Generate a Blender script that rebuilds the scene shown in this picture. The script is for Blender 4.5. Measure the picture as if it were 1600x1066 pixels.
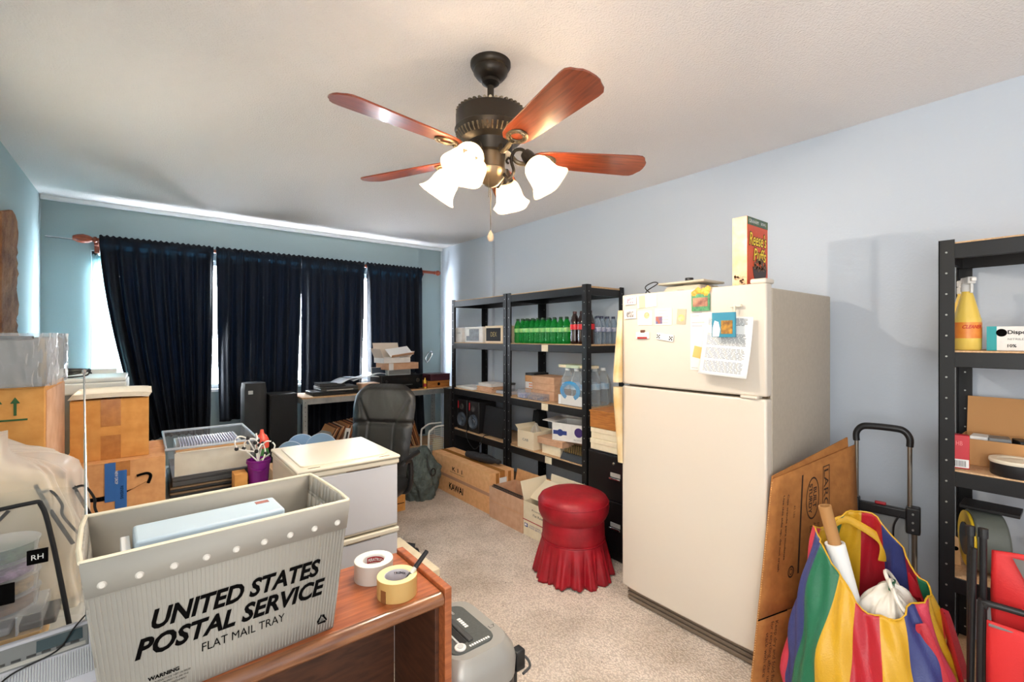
import bpy, bmesh, math, random
from mathutils import Vector, Matrix, Euler
random.seed(7)
PI = math.pi
S = bpy.context.scene
C = S.collection
for o in list(bpy.data.objects): bpy.data.objects.remove(o)

# ------------------------------------------------------------------ camera, world, light, exposure
YAW = math.radians(38.34)
cd = bpy.data.cameras.new('camera'); cam = bpy.data.objects.new('camera', cd); C.objects.link(cam)
cam.location = (0, 0, 1.38); cam.rotation_euler = (PI/2, 0, -YAW)
cd.sensor_width = 36; cd.lens = 36*722/1600; cd.shift_y = -6/1600; cd.clip_start = 0.02
S.camera = cam
S.view_settings.view_transform = 'Standard'; S.view_settings.look = 'None'
S.view_settings.gamma = 1; S.view_settings.use_curve_mapping = False
S.view_settings.exposure = 1.08
BULB_W = 9.5      # each of the four fan bulbs
FILL_W = 7.0
SIDE_W = 21.0      # unseen fill lamp added beside the camera      # FILL_W is the one added behind it
SKY = 44.0
w = bpy.data.worlds.new('world'); S.world = w; w.use_nodes = True
bg = w.node_tree.nodes['Background']; bg.inputs[0].default_value = (0.93, 0.97, 1.0, 1); bg.inputs[1].default_value = SKY

def area(name, loc, rot, sx, sy, power, col, portal=False):
    l = bpy.data.lights.new(name, 'AREA'); l.shape = 'RECTANGLE'; l.size = sx; l.size_y = sy; l.energy = power; l.color = col
    o = bpy.data.objects.new(name, l); o.location = loc; o.rotation_euler = rot; C.objects.link(o)
    if portal: l.cycles.is_portal = True
    return o
# window portals, then two unseen fill lamps added beside and behind the camera
area('far_window_portal', (1.01, 4.99, 1.49), (-PI/2, 0, 0), 2.7, 1.14, 1, (1, 1, 1), True)
area('fill_window_portal', (-0.74, 2.75, 1.525), (0, -PI/2, 0), 0.65, 0.80, 1, (1, 1, 1), True)  # portal for the added left window
area('side_fill', (-0.58, -0.55, 1.45), (0, -PI/2, 0), 1.3, 1.2, SIDE_W, (1.0, 0.98, 0.96))  # unseen fill lamp, the left wall is solid here
area('back_fill', (0.75, -1.45, 1.25), (PI/2, 0, 0), 2.4, 2.0, FILL_W, (1.0, 0.97, 0.93))  # unseen fill lamp, the back wall has no doorway

# ------------------------------------------------------------------ materials
def lin(c):
    return tuple(((x/255)/12.92 if x/255 <= 0.04045 else ((x/255+0.055)/1.055)**2.4) for x in c) + (1,)
MATS = {}
def mat(name, col, rough=0.5, metal=0.0, noise=None, bump=None, spec=0.5, coat=0.0, emit=None, trans=0.0, sheen=0.0, wood=None, gloss_coat_rough=0.1):
    if name in MATS: return MATS[name]
    m = bpy.data.materials.new(name); m.use_nodes = True; MATS[name] = m
    nt = m.node_tree; b = nt.nodes['Principled BSDF']; L = nt.links
    b.inputs['Base Color'].default_value = lin(col); b.inputs['Roughness'].default_value = rough
    b.inputs['Metallic'].default_value = metal; b.inputs['Specular IOR Level'].default_value = spec
    b.inputs['Coat Weight'].default_value = coat; b.inputs['Coat Roughness'].default_value = gloss_coat_rough
    b.inputs['Transmission Weight'].default_value = trans
    if sheen: b.inputs['Sheen Weight'].default_value = sheen
    if emit:
        b.inputs['Emission Color'].default_value = lin(emit[0]); b.inputs['Emission Strength'].default_value = emit[1]
    tc = nt.nodes.new('ShaderNodeTexCoord')
    if noise:            # (scale, second colour[, detail, stretch])
        n = nt.nodes.new('ShaderNodeTexNoise'); n.inputs['Scale'].default_value = noise[0]; n.inputs['Detail'].default_value = 6
        src = tc.outputs['Object']
        if len(noise) > 2:
            mp = nt.nodes.new('ShaderNodeMapping'); mp.inputs['Scale'].default_value = noise[2]; L.new(src, mp.inputs[0]); src = mp.outputs[0]
        L.new(src, n.inputs['Vector'])
        r = nt.nodes.new('ShaderNodeValToRGB'); r.color_ramp.elements[0].position = 0.35; r.color_ramp.elements[1].position = 0.65
        r.color_ramp.elements[0].color = lin(col); r.color_ramp.elements[1].color = lin(noise[1])
        L.new(n.outputs[0], r.inputs[0]); L.new(r.outputs[0], b.inputs['Base Color'])
    if wood:             # (dark colour, stretch vector)
        mp = nt.nodes.new('ShaderNodeMapping'); mp.inputs['Scale'].default_value = wood[1]; L.new(tc.outputs['Object'], mp.inputs[0])
        n = nt.nodes.new('ShaderNodeTexNoise'); n.inputs['Scale'].default_value = 6; n.inputs['Detail'].default_value = 8; n.inputs['Distortion'].default_value = 0.6
        L.new(mp.outputs[0], n.inputs['Vector'])
        r = nt.nodes.new('ShaderNodeValToRGB'); r.color_ramp.elements[0].position = 0.3; r.color_ramp.elements[1].position = 0.7
        r.color_ramp.elements[0].color = lin(wood[0]); r.color_ramp.elements[1].color = lin(col)
        L.new(n.outputs[0], r.inputs[0]); L.new(r.outputs[0], b.inputs['Base Color'])
    if bump:             # (scale, strength, distance)
        n = nt.nodes.new('ShaderNodeTexNoise'); n.inputs['Scale'].default_value = bump[0]; n.inputs['Detail'].default_value = 4
        L.new(tc.outputs['Object'], n.inputs['Vector'])
        bp = nt.nodes.new('ShaderNodeBump'); bp.inputs['Strength'].default_value = bump[1]; bp.inputs['Distance'].default_value = bump[2] if len(bump) > 2 else 0.005
        L.new(n.outputs[0], bp.inputs['Height']); L.new(bp.outputs[0], b.inputs['Normal'])
    return m
def clear(name, tint, opac=0.25, rough=0.15, body=None, edge=0.4):
    """thin clear plastic: mostly see-through, a little body colour and gloss"""
    if name in MATS: return MATS[name]
    m = bpy.data.materials.new(name); m.use_nodes = True; MATS[name] = m; nt = m.node_tree; nt.nodes.clear(); L = nt.links
    out = nt.nodes.new('ShaderNodeOutputMaterial'); tr = nt.nodes.new('ShaderNodeBsdfTransparent'); tr.inputs[0].default_value = lin(tint)
    pb = nt.nodes.new('ShaderNodeBsdfPrincipled'); pb.inputs['Base Color'].default_value = lin(body or tint); pb.inputs['Roughness'].default_value = rough
    mx = nt.nodes.new('ShaderNodeMixShader'); fr = nt.nodes.new('ShaderNodeLayerWeight'); fr.inputs[0].default_value = 0.35
    ad = nt.nodes.new('ShaderNodeMath'); ad.operation = 'MULTIPLY_ADD'; ad.inputs[1].default_value = edge; ad.inputs[2].default_value = opac; ad.use_clamp = True
    L.new(fr.outputs['Facing'], ad.inputs[0]); L.new(ad.outputs[0], mx.inputs[0]); L.new(tr.outputs[0], mx.inputs[1]); L.new(pb.outputs[0], mx.inputs[2]); L.new(mx.outputs[0], out.inputs[0])
    return m
def translucent(name, col, tcol, mixf=0.5, bump=None, transp=0.0, weave=0, emit=0):
    if name in MATS: return MATS[name]
    m = bpy.data.materials.new(name); m.use_nodes = True; MATS[name] = m; nt = m.node_tree; nt.nodes.clear(); L = nt.links
    out = nt.nodes.new('ShaderNodeOutputMaterial'); pb = nt.nodes.new('ShaderNodeBsdfPrincipled')
    pb.inputs['Base Color'].default_value = lin(col); pb.inputs['Roughness'].default_value = 0.75 if not emit else 0.3
    t = nt.nodes.new('ShaderNodeBsdfTranslucent'); t.inputs[0].default_value = lin(tcol)
    mx = nt.nodes.new('ShaderNodeMixShader'); mx.inputs[0].default_value = mixf
    L.new(pb.outputs[0], mx.inputs[1]); L.new(t.outputs[0], mx.inputs[2]); last = mx.outputs[0]
    if emit:
        pb.inputs['Emission Color'].default_value = (1, 0.86, 0.66, 1); pb.inputs['Emission Strength'].default_value = emit
    if transp:
        tr = nt.nodes.new('ShaderNodeBsdfTransparent'); m2 = nt.nodes.new('ShaderNodeMixShader'); m2.inputs[0].default_value = transp
        L.new(last, m2.inputs[1]); L.new(tr.outputs[0], m2.inputs[2]); last = m2.outputs[0]
    if bump:
        tc = nt.nodes.new('ShaderNodeTexCoord'); n = nt.nodes.new('ShaderNodeTexNoise'); n.inputs['Scale'].default_value = bump[0]
        mp = nt.nodes.new('ShaderNodeMapping'); mp.inputs['Scale'].default_value = (1, 1, 3)
        bp = nt.nodes.new('ShaderNodeBump'); bp.inputs['Strength'].default_value = bump[1]; bp.inputs['Distance'].default_value = 0.003
        L.new(tc.outputs['Object'], mp.inputs[0]); L.new(mp.outputs[0], n.inputs['Vector']); L.new(n.outputs[0], bp.inputs['Height']); L.new(bp.outputs[0], pb.inputs['Normal'])
    L.new(last, out.inputs[0])
    return m

paint_grey = mat('grey_blue_wall_paint', (198, 207, 218), 0.85, bump=(90, 0.25, 0.003), spec=0.2)
paint_teal = mat('teal_wall_paint', (176, 196, 200), 0.85, bump=(90, 0.25, 0.003), spec=0.2)
ceil_m = mat('textured_ceiling', (240, 236, 234), 0.95, bump=(130, 0.9, 0.006), spec=0.1)
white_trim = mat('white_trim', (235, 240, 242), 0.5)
carpet = mat('berber_carpet', (234, 216, 200), 1.0, noise=(210, (252, 242, 230)), bump=(260, 1.0, 0.01), spec=0.05)
# loops in rows, and soft traffic stains, on the carpet
nt = carpet.node_tree; bs = nt.nodes['Principled BSDF']; L = nt.links
tc = nt.nodes.new('ShaderNodeTexCoord'); vo = nt.nodes.new('ShaderNodeTexVoronoi'); vo.inputs['Scale'].default_value = 110; L.new(tc.outputs['Object'], vo.inputs['Vector'])
bp = nt.nodes.new('ShaderNodeBump'); bp.inputs['Strength'].default_value = 0.8; bp.inputs['Distance'].default_value = 0.006; bp.invert = True
L.new(vo.outputs['Distance'], bp.inputs['Height']); L.new(bp.outputs[0], bs.inputs['Normal'])
n2 = nt.nodes.new('ShaderNodeTexNoise'); n2.inputs['Scale'].default_value = 3; n2.inputs['Detail'].default_value = 5; L.new(tc.outputs['Object'], n2.inputs['Vector'])
r2 = nt.nodes.new('ShaderNodeValToRGB'); r2.color_ramp.elements[0].position = 0.3; r2.color_ramp.elements[0].color = (0.72, 0.70, 0.67, 1); r2.color_ramp.elements[1].position = 0.55; r2.color_ramp.elements[1].color = (1, 1, 1, 1)
r3 = nt.nodes.new('ShaderNodeValToRGB'); r3.color_ramp.elements[0].position = 0.0; r3.color_ramp.elements[0].color = (1, 1, 1, 1); r3.color_ramp.elements[1].position = 0.75; r3.color_ramp.elements[1].color = (0.45, 0.42, 0.4, 1)
L.new(vo.outputs['Distance'], r3.inputs[0])
mxx = nt.nodes.new('ShaderNodeMix'); mxx.data_type = 'RGBA'; mxx.blend_type = 'MULTIPLY'; mxx.inputs[0].default_value = 1
src = [l for l in nt.links if l.to_socket == bs.inputs['Base Color']][0].from_socket
L.new(src, mxx.inputs[6]); L.new(n2.outputs[0], r2.inputs[0]); L.new(r2.outputs[0], mxx.inputs[7])
mx3 = nt.nodes.new('ShaderNodeMix'); mx3.data_type = 'RGBA'; mx3.blend_type = 'MULTIPLY'; mx3.inputs[0].default_value = 0.65
L.new(mxx.outputs[2], mx3.inputs[6]); L.new(r3.outputs[0], mx3.inputs[7]); L.new(mx3.outputs[2], bs.inputs['Base Color'])

navy = translucent('navy_curtain_cloth', (13, 22, 34), (14, 40, 56), 0.3, bump=(160, 0.5))
sheer = translucent('white_sheer_cloth', (225, 238, 240), (225, 245, 248), 0.6)
bronze = mat('dark_bronze', (58, 52, 46), 0.38, 0.75)
brass = mat('aged_brass_relief', (112, 100, 82), 0.35, 0.8)
cherry = mat('cherry_blade_wood', (150, 70, 40), 0.3, wood=((104, 40, 22), (1.2, 14, 14)), coat=0.5)
shade_m = translucent('frosted_lamp_glass', (232, 214, 180), (214, 196, 160), 0.6, transp=0.22, emit=0.3)
bulb_m = mat('lit_bulb', (255, 240, 210), 0.4, emit=((255, 236, 200), 8))
black_steel = mat('black_powder_steel', (22, 22, 24), 0.42, 0.2)
board_m = mat('particle_board', (214, 178, 138), 0.75, noise=(140, (190, 150, 110)))
rivet_m = mat('rivet_steel', (190, 190, 185), 0.3, 0.8)
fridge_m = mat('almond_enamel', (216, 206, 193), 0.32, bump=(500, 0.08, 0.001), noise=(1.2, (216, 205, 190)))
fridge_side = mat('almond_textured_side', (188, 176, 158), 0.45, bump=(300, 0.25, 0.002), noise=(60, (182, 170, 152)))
gasket = mat('brown_gasket', (110, 90, 66), 0.6)
handle_m = mat('yellowed_handle', (232, 214, 176), 0.35, noise=(8, (214, 178, 118)))
kraft = mat('kraft_cardboard', (218, 164, 110), 0.85, noise=(30, (204, 148, 96)), bump=(60, 0.12, 0.003))
kraft_o = mat('golden_cardboard', (214, 156, 84), 0.8, noise=(24, (200, 140, 70)), bump=(60, 0.12, 0.003))
kraft_p = mat('pinkish_cardboard', (214, 172, 140), 0.85, noise=(20, (200, 156, 124)), bump=(60, 0.1, 0.003))
kraft_d = mat('brown_cardboard', (176, 116, 58), 0.85, noise=(26, (160, 102, 50)), bump=(80, 0.15, 0.003))
kraft_in = mat('cardboard_inside', (222, 182, 136), 0.9, noise=(30, (206, 164, 118)))
tape_m = mat('brown_packing_tape', (186, 126, 66), 0.25, noise=(40, (170, 112, 58)))
cream = mat('cream_card', (238, 226, 198), 0.7, noise=(20, (228, 214, 184)))
white_card = mat('white_card', (234, 232, 228), 0.7, noise=(20, (224, 222, 218)))
paper = mat('white_paper', (240, 240, 238), 0.8)
ink = mat('black_ink', (10, 9, 9), 0.9, spec=0.05)
grey_ink = mat('grey_ink', (130, 130, 132), 0.8)
red_ink = mat('red_ink', (170, 40, 44), 0.7)
blue_ink = mat('blue_ink', (44, 62, 130), 0.7)
white_ink = mat('white_ink', (238, 238, 236), 0.7)
galv = mat('galvanised_steel', (176, 180, 178), 0.35, 0.6, noise=(12, (150, 156, 158)))
leather = mat('black_leather', (34, 33, 32), 0.36, bump=(160, 0.25, 0.002))
black_pl = mat('black_plastic', (24, 24, 26), 0.4)
black_matte = mat('black_matte', (16, 16, 18), 0.75)
dark_grey = mat('dark_grey_plastic', (64, 64, 64), 0.45)
mid_grey = mat('grey_plastic', (128, 130, 130), 0.45)
lt_grey = mat('light_grey_plastic', (196, 200, 200), 0.4)
silver = mat('silver_plastic', (190, 188, 182), 0.3, 0.3)
chrome = mat('chrome', (210, 210, 210), 0.15, 1.0)
ivory = mat('ivory_plastic', (222, 213, 192), 0.35)
drawer_pl = mat('frosted_white_plastic', (198, 198, 202), 0.4)
tray_m = translucent('corrugated_tray_plastic', (188, 184, 176), (226, 218, 200), 0.3, bump=(3, 0.0))
red_cloth = mat('red_satin', (160, 10, 30), 0.5, noise=(14, (136, 6, 24)), bump=(60, 0.3, 0.004))
red_nylon = mat('red_nylon', (206, 38, 40), 0.55, bump=(200, 0.3, 0.002))
desk_w = mat('desk_laminate', (186, 106, 60), 0.35, wood=((136, 70, 36), (1.4, 14, 14)), coat=0.3)
desk_dark = mat('dark_desk_laminate', (92, 54, 34), 0.5, wood=((60, 34, 22), (2, 2, 12)))
desk_edge = mat('bullnose_edge_laminate', (150, 98, 62), 0.28, wood=((100, 58, 34), (1.4, 12, 12)), coat=0.4)
clear_pl = clear('clear_plastic', (240, 243, 248), 0.10, 0.15)
clear_film = clear('clear_vinyl_film', (250, 249, 246), 0.08, 0.15, edge=0.2)
frost_film = clear('milky_vinyl_film', (246, 242, 234), 0.30, 0.25)
green_pl = clear('green_bottle_plastic', (165, 240, 175), 0.26, 0.06, (30, 165, 75), edge=0.6)
water_pl = clear('water_bottle_plastic', (225, 236, 245), 0.14, 0.06, edge=0.5)
cola_m = mat('dark_cola', (34, 14, 12), 0.08, coat=0.6)
yellow_pl = mat('yellow_liquid_bottle', (238, 200, 84), 0.2, noise=(3, (244, 212, 110)))

# ------------------------------------------------------------------ mesh builder
class G:
    def __init__(s): s.v = []; s.f = []; s.mi = []; s.uv = None
    def add(s, vs, fs, m=0, M=None):
        k = len(s.v); s.v += [tuple(M @ Vector(p)) if M else tuple(p) for p in vs]
        s.f += [tuple(i+k for i in f) for f in fs]; s.mi += [m]*len(fs); return s
    def box(s, x0, x1, y0, y1, z0, z1, m=0, M=None):
        vs = [(x0,y0,z0),(x1,y0,z0),(x1,y1,z0),(x0,y1,z0),(x0,y0,z1),(x1,y0,z1),(x1,y1,z1),(x0,y1,z1)]
        return s.add(vs, [(0,3,2,1),(4,5,6,7),(0,1,5,4),(1,2,6,5),(2,3,7,6),(3,0,4,7)], m, M)
    def hexa(s, b, t, m=0, M=None):
        return s.add(list(b)+list(t), [(0,3,2,1),(4,5,6,7),(0,1,5,4),(1,2,6,5),(2,3,7,6),(3,0,4,7)], m, M)
    def cyl(s, p0, p1, r0, r1=None, n=16, cap=True, m=0):
        r1 = r0 if r1 is None else r1
        p0 = Vector(p0); p1 = Vector(p1); a = (p1-p0).normalized(); u = a.orthogonal().normalized(); w_ = a.cross(u)
        vs = []
        for p, r in ((p0, r0), (p1, r1)):
            for i in range(n):
                t = 2*PI*i/n; vs.append(p+(u*math.cos(t)+w_*math.sin(t))*r)
        fs = [(i, (i+1) % n, n+(i+1) % n, n+i) for i in range(n)]
        if cap: fs += [tuple(range(n-1, -1, -1)), tuple(range(n, 2*n))]
        return s.add(vs, fs, m)
    def lathe(s, prof, n=24, M=None, m=0, wob=None, close=False):
        vs = []; fs = []
        for j, (r, z) in enumerate(prof):
            for i in range(n):
                t = 2*PI*i/n; rr = r*(wob(t, j/(len(prof)-1)) if wob else 1)
                vs.append((rr*math.cos(t), rr*math.sin(t), z))
        k = len(prof)
        for j in range(k-1):
            for i in range(n):
                fs.append((j*n+i, j*n+(i+1) % n, (j+1)*n+(i+1) % n, (j+1)*n+i))
        if prof[0][0] > 1e-5 and close: fs.append(tuple(range(n-1, -1, -1)))
        if prof[-1][0] > 1e-5 and close: fs.append(tuple((k-1)*n+i for i in range(n)))
        return s.add(vs, fs, m, M)
    def tube(s, pts, r, n=8, smooth=0, m=0, closed=False, flat=1.0):
        P = [Vector(p) for p in pts]
        if smooth:
            Q = []; k = len(P)
            for i in range(k if closed else k-1):
                a = P[(i-1) % k] if closed or i else P[0]; b = P[i]; c = P[(i+1) % k]; d = P[(i+2) % k] if closed or i+2 < k else P[-1]
                for j in range(smooth):
                    t = j/smooth
                    Q.append(0.5*((2*b)+(c-a)*t+(2*a-5*b+4*c-d)*t*t+(3*b-a-3*c+d)*t**3))
            if not closed: Q.append(P[-1])
            P = Q
        k = len(P); vs = []; u = None
        for i in range(k):
            if closed: tan = (P[(i+1) % k]-P[i-1]).normalized()
            else: tan = (P[min(i+1, k-1)]-P[max(i-1, 0)]).normalized()
            if u is None: u = tan.orthogonal().normalized()
            else:
                u = (u-tan*u.dot(tan)); u = u.normalized() if u.length > 1e-6 else tan.orthogonal().normalized()
            v = tan.cross(u)
            rr = r[min(i*len(r)//k, len(r)-1)] if isinstance(r, (list, tuple)) else r
            for a in range(n):
                t = 2*PI*a/n; vs.append(P[i]+(u*math.cos(t)*flat+v*math.sin(t))*rr)
        fs = []
        for i in range(k if closed else k-1):
            j = (i+1) % k
            for a in range(n): fs.append((i*n+a, i*n+(a+1) % n, j*n+(a+1) % n, j*n+a))
        if not closed: fs += [tuple(range(n-1, -1, -1)), tuple((k-1)*n+a for a in range(n))]
        return s.add(vs, fs, m)
    def prism(s, poly, h0, h1, M=None, m=0):
        n = len(poly)
        vs = [(x, y, h0) for x, y in poly]+[(x, y, h1) for x, y in poly]
        fs = [tuple(range(n-1, -1, -1)), tuple(range(n, 2*n))]+[(i, (i+1) % n, n+(i+1) % n, n+i) for i in range(n)]
        return s.add(vs, fs, m, M)
    def grid(s, fn, nu, nv, cu=False, m=0):
        vs = [fn(i/(nu if cu else nu-1), j/(nv-1)) for j in range(nv) for i in range(nu)]
        fs = []
        for j in range(nv-1):
            for i in range(nu if cu else nu-1):
                a = j*nu+i; b = j*nu+(i+1) % nu
                fs.append((a, b, b+nu, a+nu))
        return s.add(vs, fs, m)
    def build(s, name, mt, parent=None, bevel=0, solid=0, smooth=True, seg=2, sub=0, angle=38, **tags):
        me = bpy.data.meshes.new(name); me.from_pydata(s.v, [], s.f); me.update()
        for mm in (mt if isinstance(mt, (list, tuple)) else [mt]): me.materials.append(mm)
        if isinstance(mt, (list, tuple)): me.polygons.foreach_set('material_index', s.mi)
        if smooth:
            me.polygons.foreach_set('use_smooth', [True]*len(me.polygons)); me.set_sharp_from_angle(angle=math.radians(angle))
        o = bpy.data.objects.new(name, me); C.objects.link(o)
        if parent: o.parent = parent
        if solid:
            md = o.modifiers.new('solid', 'SOLIDIFY'); md.thickness = solid; md.offset = 0
        if bevel:
            md = o.modifiers.new('bevel', 'BEVEL'); md.width = bevel; md.segments = seg; md.limit_method = 'ANGLE'; md.angle_limit = math.radians(40); md.harden_normals = False
        if sub:
            md = o.modifiers.new('sub', 'SUBSURF'); md.levels = sub; md.render_levels = sub
        for k, v in tags.items(): o[k] = v
        return o
def box(name, mt, parent, x0, x1, y0, y1, z0, z1, bevel=0.0015, M=None, **k):
    return G().box(x0, x1, y0, y1, z0, z1, 0, M).build(name, mt, parent, bevel=bevel, **k)
def thing(name, label, cat, loc=(0,0,0), rz=0, group=None):
    o = bpy.data.objects.new(name, None); o.empty_display_size = 0.05; C.objects.link(o)
    o.location = loc; o.rotation_euler = (0, 0, math.radians(rz)); o['label'] = label; o['category'] = cat
    if group: o['group'] = group
    return o
def tag(o, label, cat, group=None):
    o['label'] = label; o['category'] = cat
    if group: o['group'] = group
    return o
def struct(o): o['kind'] = 'structure'; return o
KIDS = {}
def dup(root, loc, rz=None, label=None, group=None):
    r = root.copy(); C.objects.link(r); r.location = loc
    if rz is not None: r.rotation_euler = (0, 0, math.radians(rz))
    if label: r['label'] = label
    if group: r['group'] = group
    for ch in [o for o in C.objects if o.parent == root]:
        c = ch.copy(); C.objects.link(c); c.parent = r
        for g in [o for o in C.objects if o.parent == ch]:
            d = g.copy(); C.objects.link(d); d.parent = c
    return r
def T(loc, rx=0, ry=0, rz=0): return Matrix.Translation(loc) @ Euler((math.radians(rx), math.radians(ry), math.radians(rz))).to_matrix().to_4x4()
def text(s, parent, loc, width, mt, rot=(90,0,0), name='lettering', shear=0.0, bold=0.0, height=None, spacing=1.0, ext=0.0003):
    cu = bpy.data.curves.new('t', 'FONT'); cu.body = s; cu.size = 1; cu.shear = shear; cu.offset = bold; cu.space_character = spacing
    cu.align_x = 'CENTER'; cu.align_y = 'CENTER'; cu.resolution_u = 3; cu.space_line = 0.95
    t = bpy.data.objects.new('t', cu); C.objects.link(t)
    bpy.context.view_layer.update()
    me = bpy.data.meshes.new_from_object(t.evaluated_get(bpy.context.evaluated_depsgraph_get())); bpy.data.objects.remove(t)
    xs = [v.co.x for v in me.vertices]; ys = [v.co.y for v in me.vertices]
    if not xs: return None
    cx = (max(xs)+min(xs))/2; cy = (max(ys)+min(ys))/2; k = width/(max(xs)-min(xs)); ky = k if height is None else height/(max(ys)-min(ys))
    for v in me.vertices: v.co = ((v.co.x-cx)*k, (v.co.y-cy)*ky, 0)
    me.materials.clear(); me.materials.append(mt)
    o = bpy.data.objects.new(name, me); C.objects.link(o); o.parent = parent; o.location = loc; o.rotation_euler = [math.radians(a) for a in rot]
    return o

# ------------------------------------------------------------------ room
XL, XR, YF, YB, ZC = -0.62, 2.78, 4.88, -1.6, 2.44
struct(G().box(XL-0.1, XR+0.1, YB-0.1, YF+0.1, -0.1, 0).build('floor', carpet))
struct(G().box(XL-0.1, XR+0.1, YB-0.1, YF+0.1, ZC, ZC+0.1).build('ceiling', ceil_m))
struct(G().box(XR, XR+0.1, YB-0.1, YF+0.1, 0, ZC).build('wall_right', paint_grey))
LY0, LY1, LZ0, LZ1 = 2.35, 3.15, 1.20, 1.85
g = G(); g.box(XL-0.1, XL, YB-0.1, LY0, 0, ZC); g.box(XL-0.1, XL, LY1, YF+0.1, 0, ZC); g.box(XL-0.1, XL, LY0, LY1, 0, LZ0); g.box(XL-0.1, XL, LY0, LY1, LZ1, ZC)
struct(g.build('wall_left', paint_teal))
w2 = struct(G().box(XL-0.06, XL-0.055, LY0, LY1, LZ0, LZ1).build('fill_window', clear('window_glass', (250, 252, 255), 0.03, 0.03)))  # unseen window, added to brighten the far half of the room
for a in ((LY0, LY0+0.04, LZ0, LZ1), (LY1-0.04, LY1, LZ0, LZ1), (LY0, LY1, LZ0, LZ0+0.04), (LY0, LY1, LZ1-0.04, LZ1)): box('window_frame', white_trim, w2, XL-0.08, XL-0.03, a[0], a[1], a[2], a[3])
box('fill_window_shade', translucent('fill_shade_cloth', (214, 208, 196), (210, 204, 192), 0.5), w2, XL-0.024, XL-0.022, LY0, LY1, LZ0, LZ1)  # cuts the sky light through the added window
struct(G().box(XL, XR, YB-0.1, YB, 0, ZC).build('wall_back', paint_grey))
WX0, WX1, WZ0, WZ1 = -0.34, 2.36, 0.92, 2.06
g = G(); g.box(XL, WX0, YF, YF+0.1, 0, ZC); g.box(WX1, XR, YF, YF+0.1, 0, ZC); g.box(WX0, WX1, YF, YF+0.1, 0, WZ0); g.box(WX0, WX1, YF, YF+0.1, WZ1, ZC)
struct(g.build('wall_far', mat('teal_wall_paint_dimmed', (150, 167, 169), 0.85, bump=(90, 0.25, 0.003), spec=0.2)))  # same teal paint, greyed to bake the far wall's duller light into it
win = struct(G().box(WX0, WX1, YF+0.055, YF+0.06, WZ0, WZ1).build('window_1', clear('window_glass', (250, 252, 255), 0.03, 0.03)))
for a in ((WX0, WX0+0.04, WZ0, WZ1), (WX1-0.04, WX1, WZ0, WZ1), (WX0, WX1, WZ0, WZ0+0.04), (WX0, WX1, WZ1-0.04, WZ1), (0.54, 0.59, WZ0, WZ1), (1.44, 1.49, WZ0, WZ1)):
    box('window_frame', white_trim, win, a[0], a[1], YF+0.03, YF+0.08, a[2], a[3])
box('window_sill', white_trim, win, WX0-0.02, WX1+0.02, YF-0.03, YF+0.055, WZ0-0.025, WZ0)
struct(G().box(XL, XR, YF-0.03, YF, ZC-0.032, ZC).build('light_strip', white_trim, bevel=0.004))  # white strip standing in for daylight leaking along the ceiling edge
struct(G().box(XR-0.03, XR, 3.80, 3.87, 0, ZC).build('trim_2', paint_grey, bevel=0.004))
struct(G().box(XR-0.012, XR, YF-0.012, YF, 0, ZC-0.032).build('trim_3', mat('pale_corner_bead', (210, 222, 226), 0.6)))
struct(G().box(XR-0.015, XR, YB, YF, 0, 0.09).build('baseboard_right', white_trim, bevel=0.003))
struct(G().box(XL, XR-0.015, YF-0.015, YF, 0, 0.09).build('baseboard_far', white_trim, bevel=0.003))
# carpet lint
g = G()
for i in range(46):
    x = random.uniform(0.9, 1.9); y = random.uniform(0.9, 3.6); a = random.uniform(0, PI); r = random.uniform(0.003, 0.009)
    g.add([(x-r*math.cos(a), y-r*math.sin(a), 0.001), (x+r*0.4, y-r*0.4, 0.004), (x+r*math.cos(a), y+r*math.sin(a), 0.001), (x-r*0.3, y+r*0.5, 0.003)], [(0,1,2,3)])
o = g.build('carpet_lint', mat('dark_lint', (96, 84, 74), 0.9)); tag(o, 'dark specks of lint scattered over the beige carpet', 'lint'); o['kind'] = 'stuff'

# ------------------------------------------------------------------ curtain rod and curtains
t = thing('curtain_rod', 'reddish wooden curtain rod with turned finials above window', 'curtain rod', (1.13, 4.78, 2.13))
G().cyl((-1.38, 0, 0), (1.47, 0, 0), 0.017, n=14).build('pole', cherry, t)
fin = [(0.0, 0), (0.018, 0.004), (0.03, 0.03), (0.036, 0.06), (0.028, 0.095), (0.016, 0.115), (0.024, 0.125), (0.024, 0.135), (0.014, 0.145), (0.02, 0.155), (0.02, 0.2)]
G().lathe(fin, 18, T((-1.57, 0, 0), 0, 90)).build('finial', cherry, t)
G().lathe([(0, 0), (0.022, 0.006), (0.032, 0.03), (0.022, 0.055), (0.015, 0.065), (0.022, 0.075), (0.016, 0.09), (0.018, 0.11)], 18, T((1.575, 0, 0), 0, -90)).build('finial', cherry, t)
for x in (-1.435, 1.35):
    g = G().box(x-0.012, x+0.012, 0, 0.095, -0.04, -0.015); g.box(x-0.015, x+0.015, 0.08, 0.098, -0.09, 0.02); g.build('bracket', cherry, t, bevel=0.003)
G().cyl((-1.72, 0.05, 0.0), (-1.52, 0.06, -0.005), 0.006, n=8).build('spare_hook', chrome, t, label='small metal hook rod left of the finial')
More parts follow.
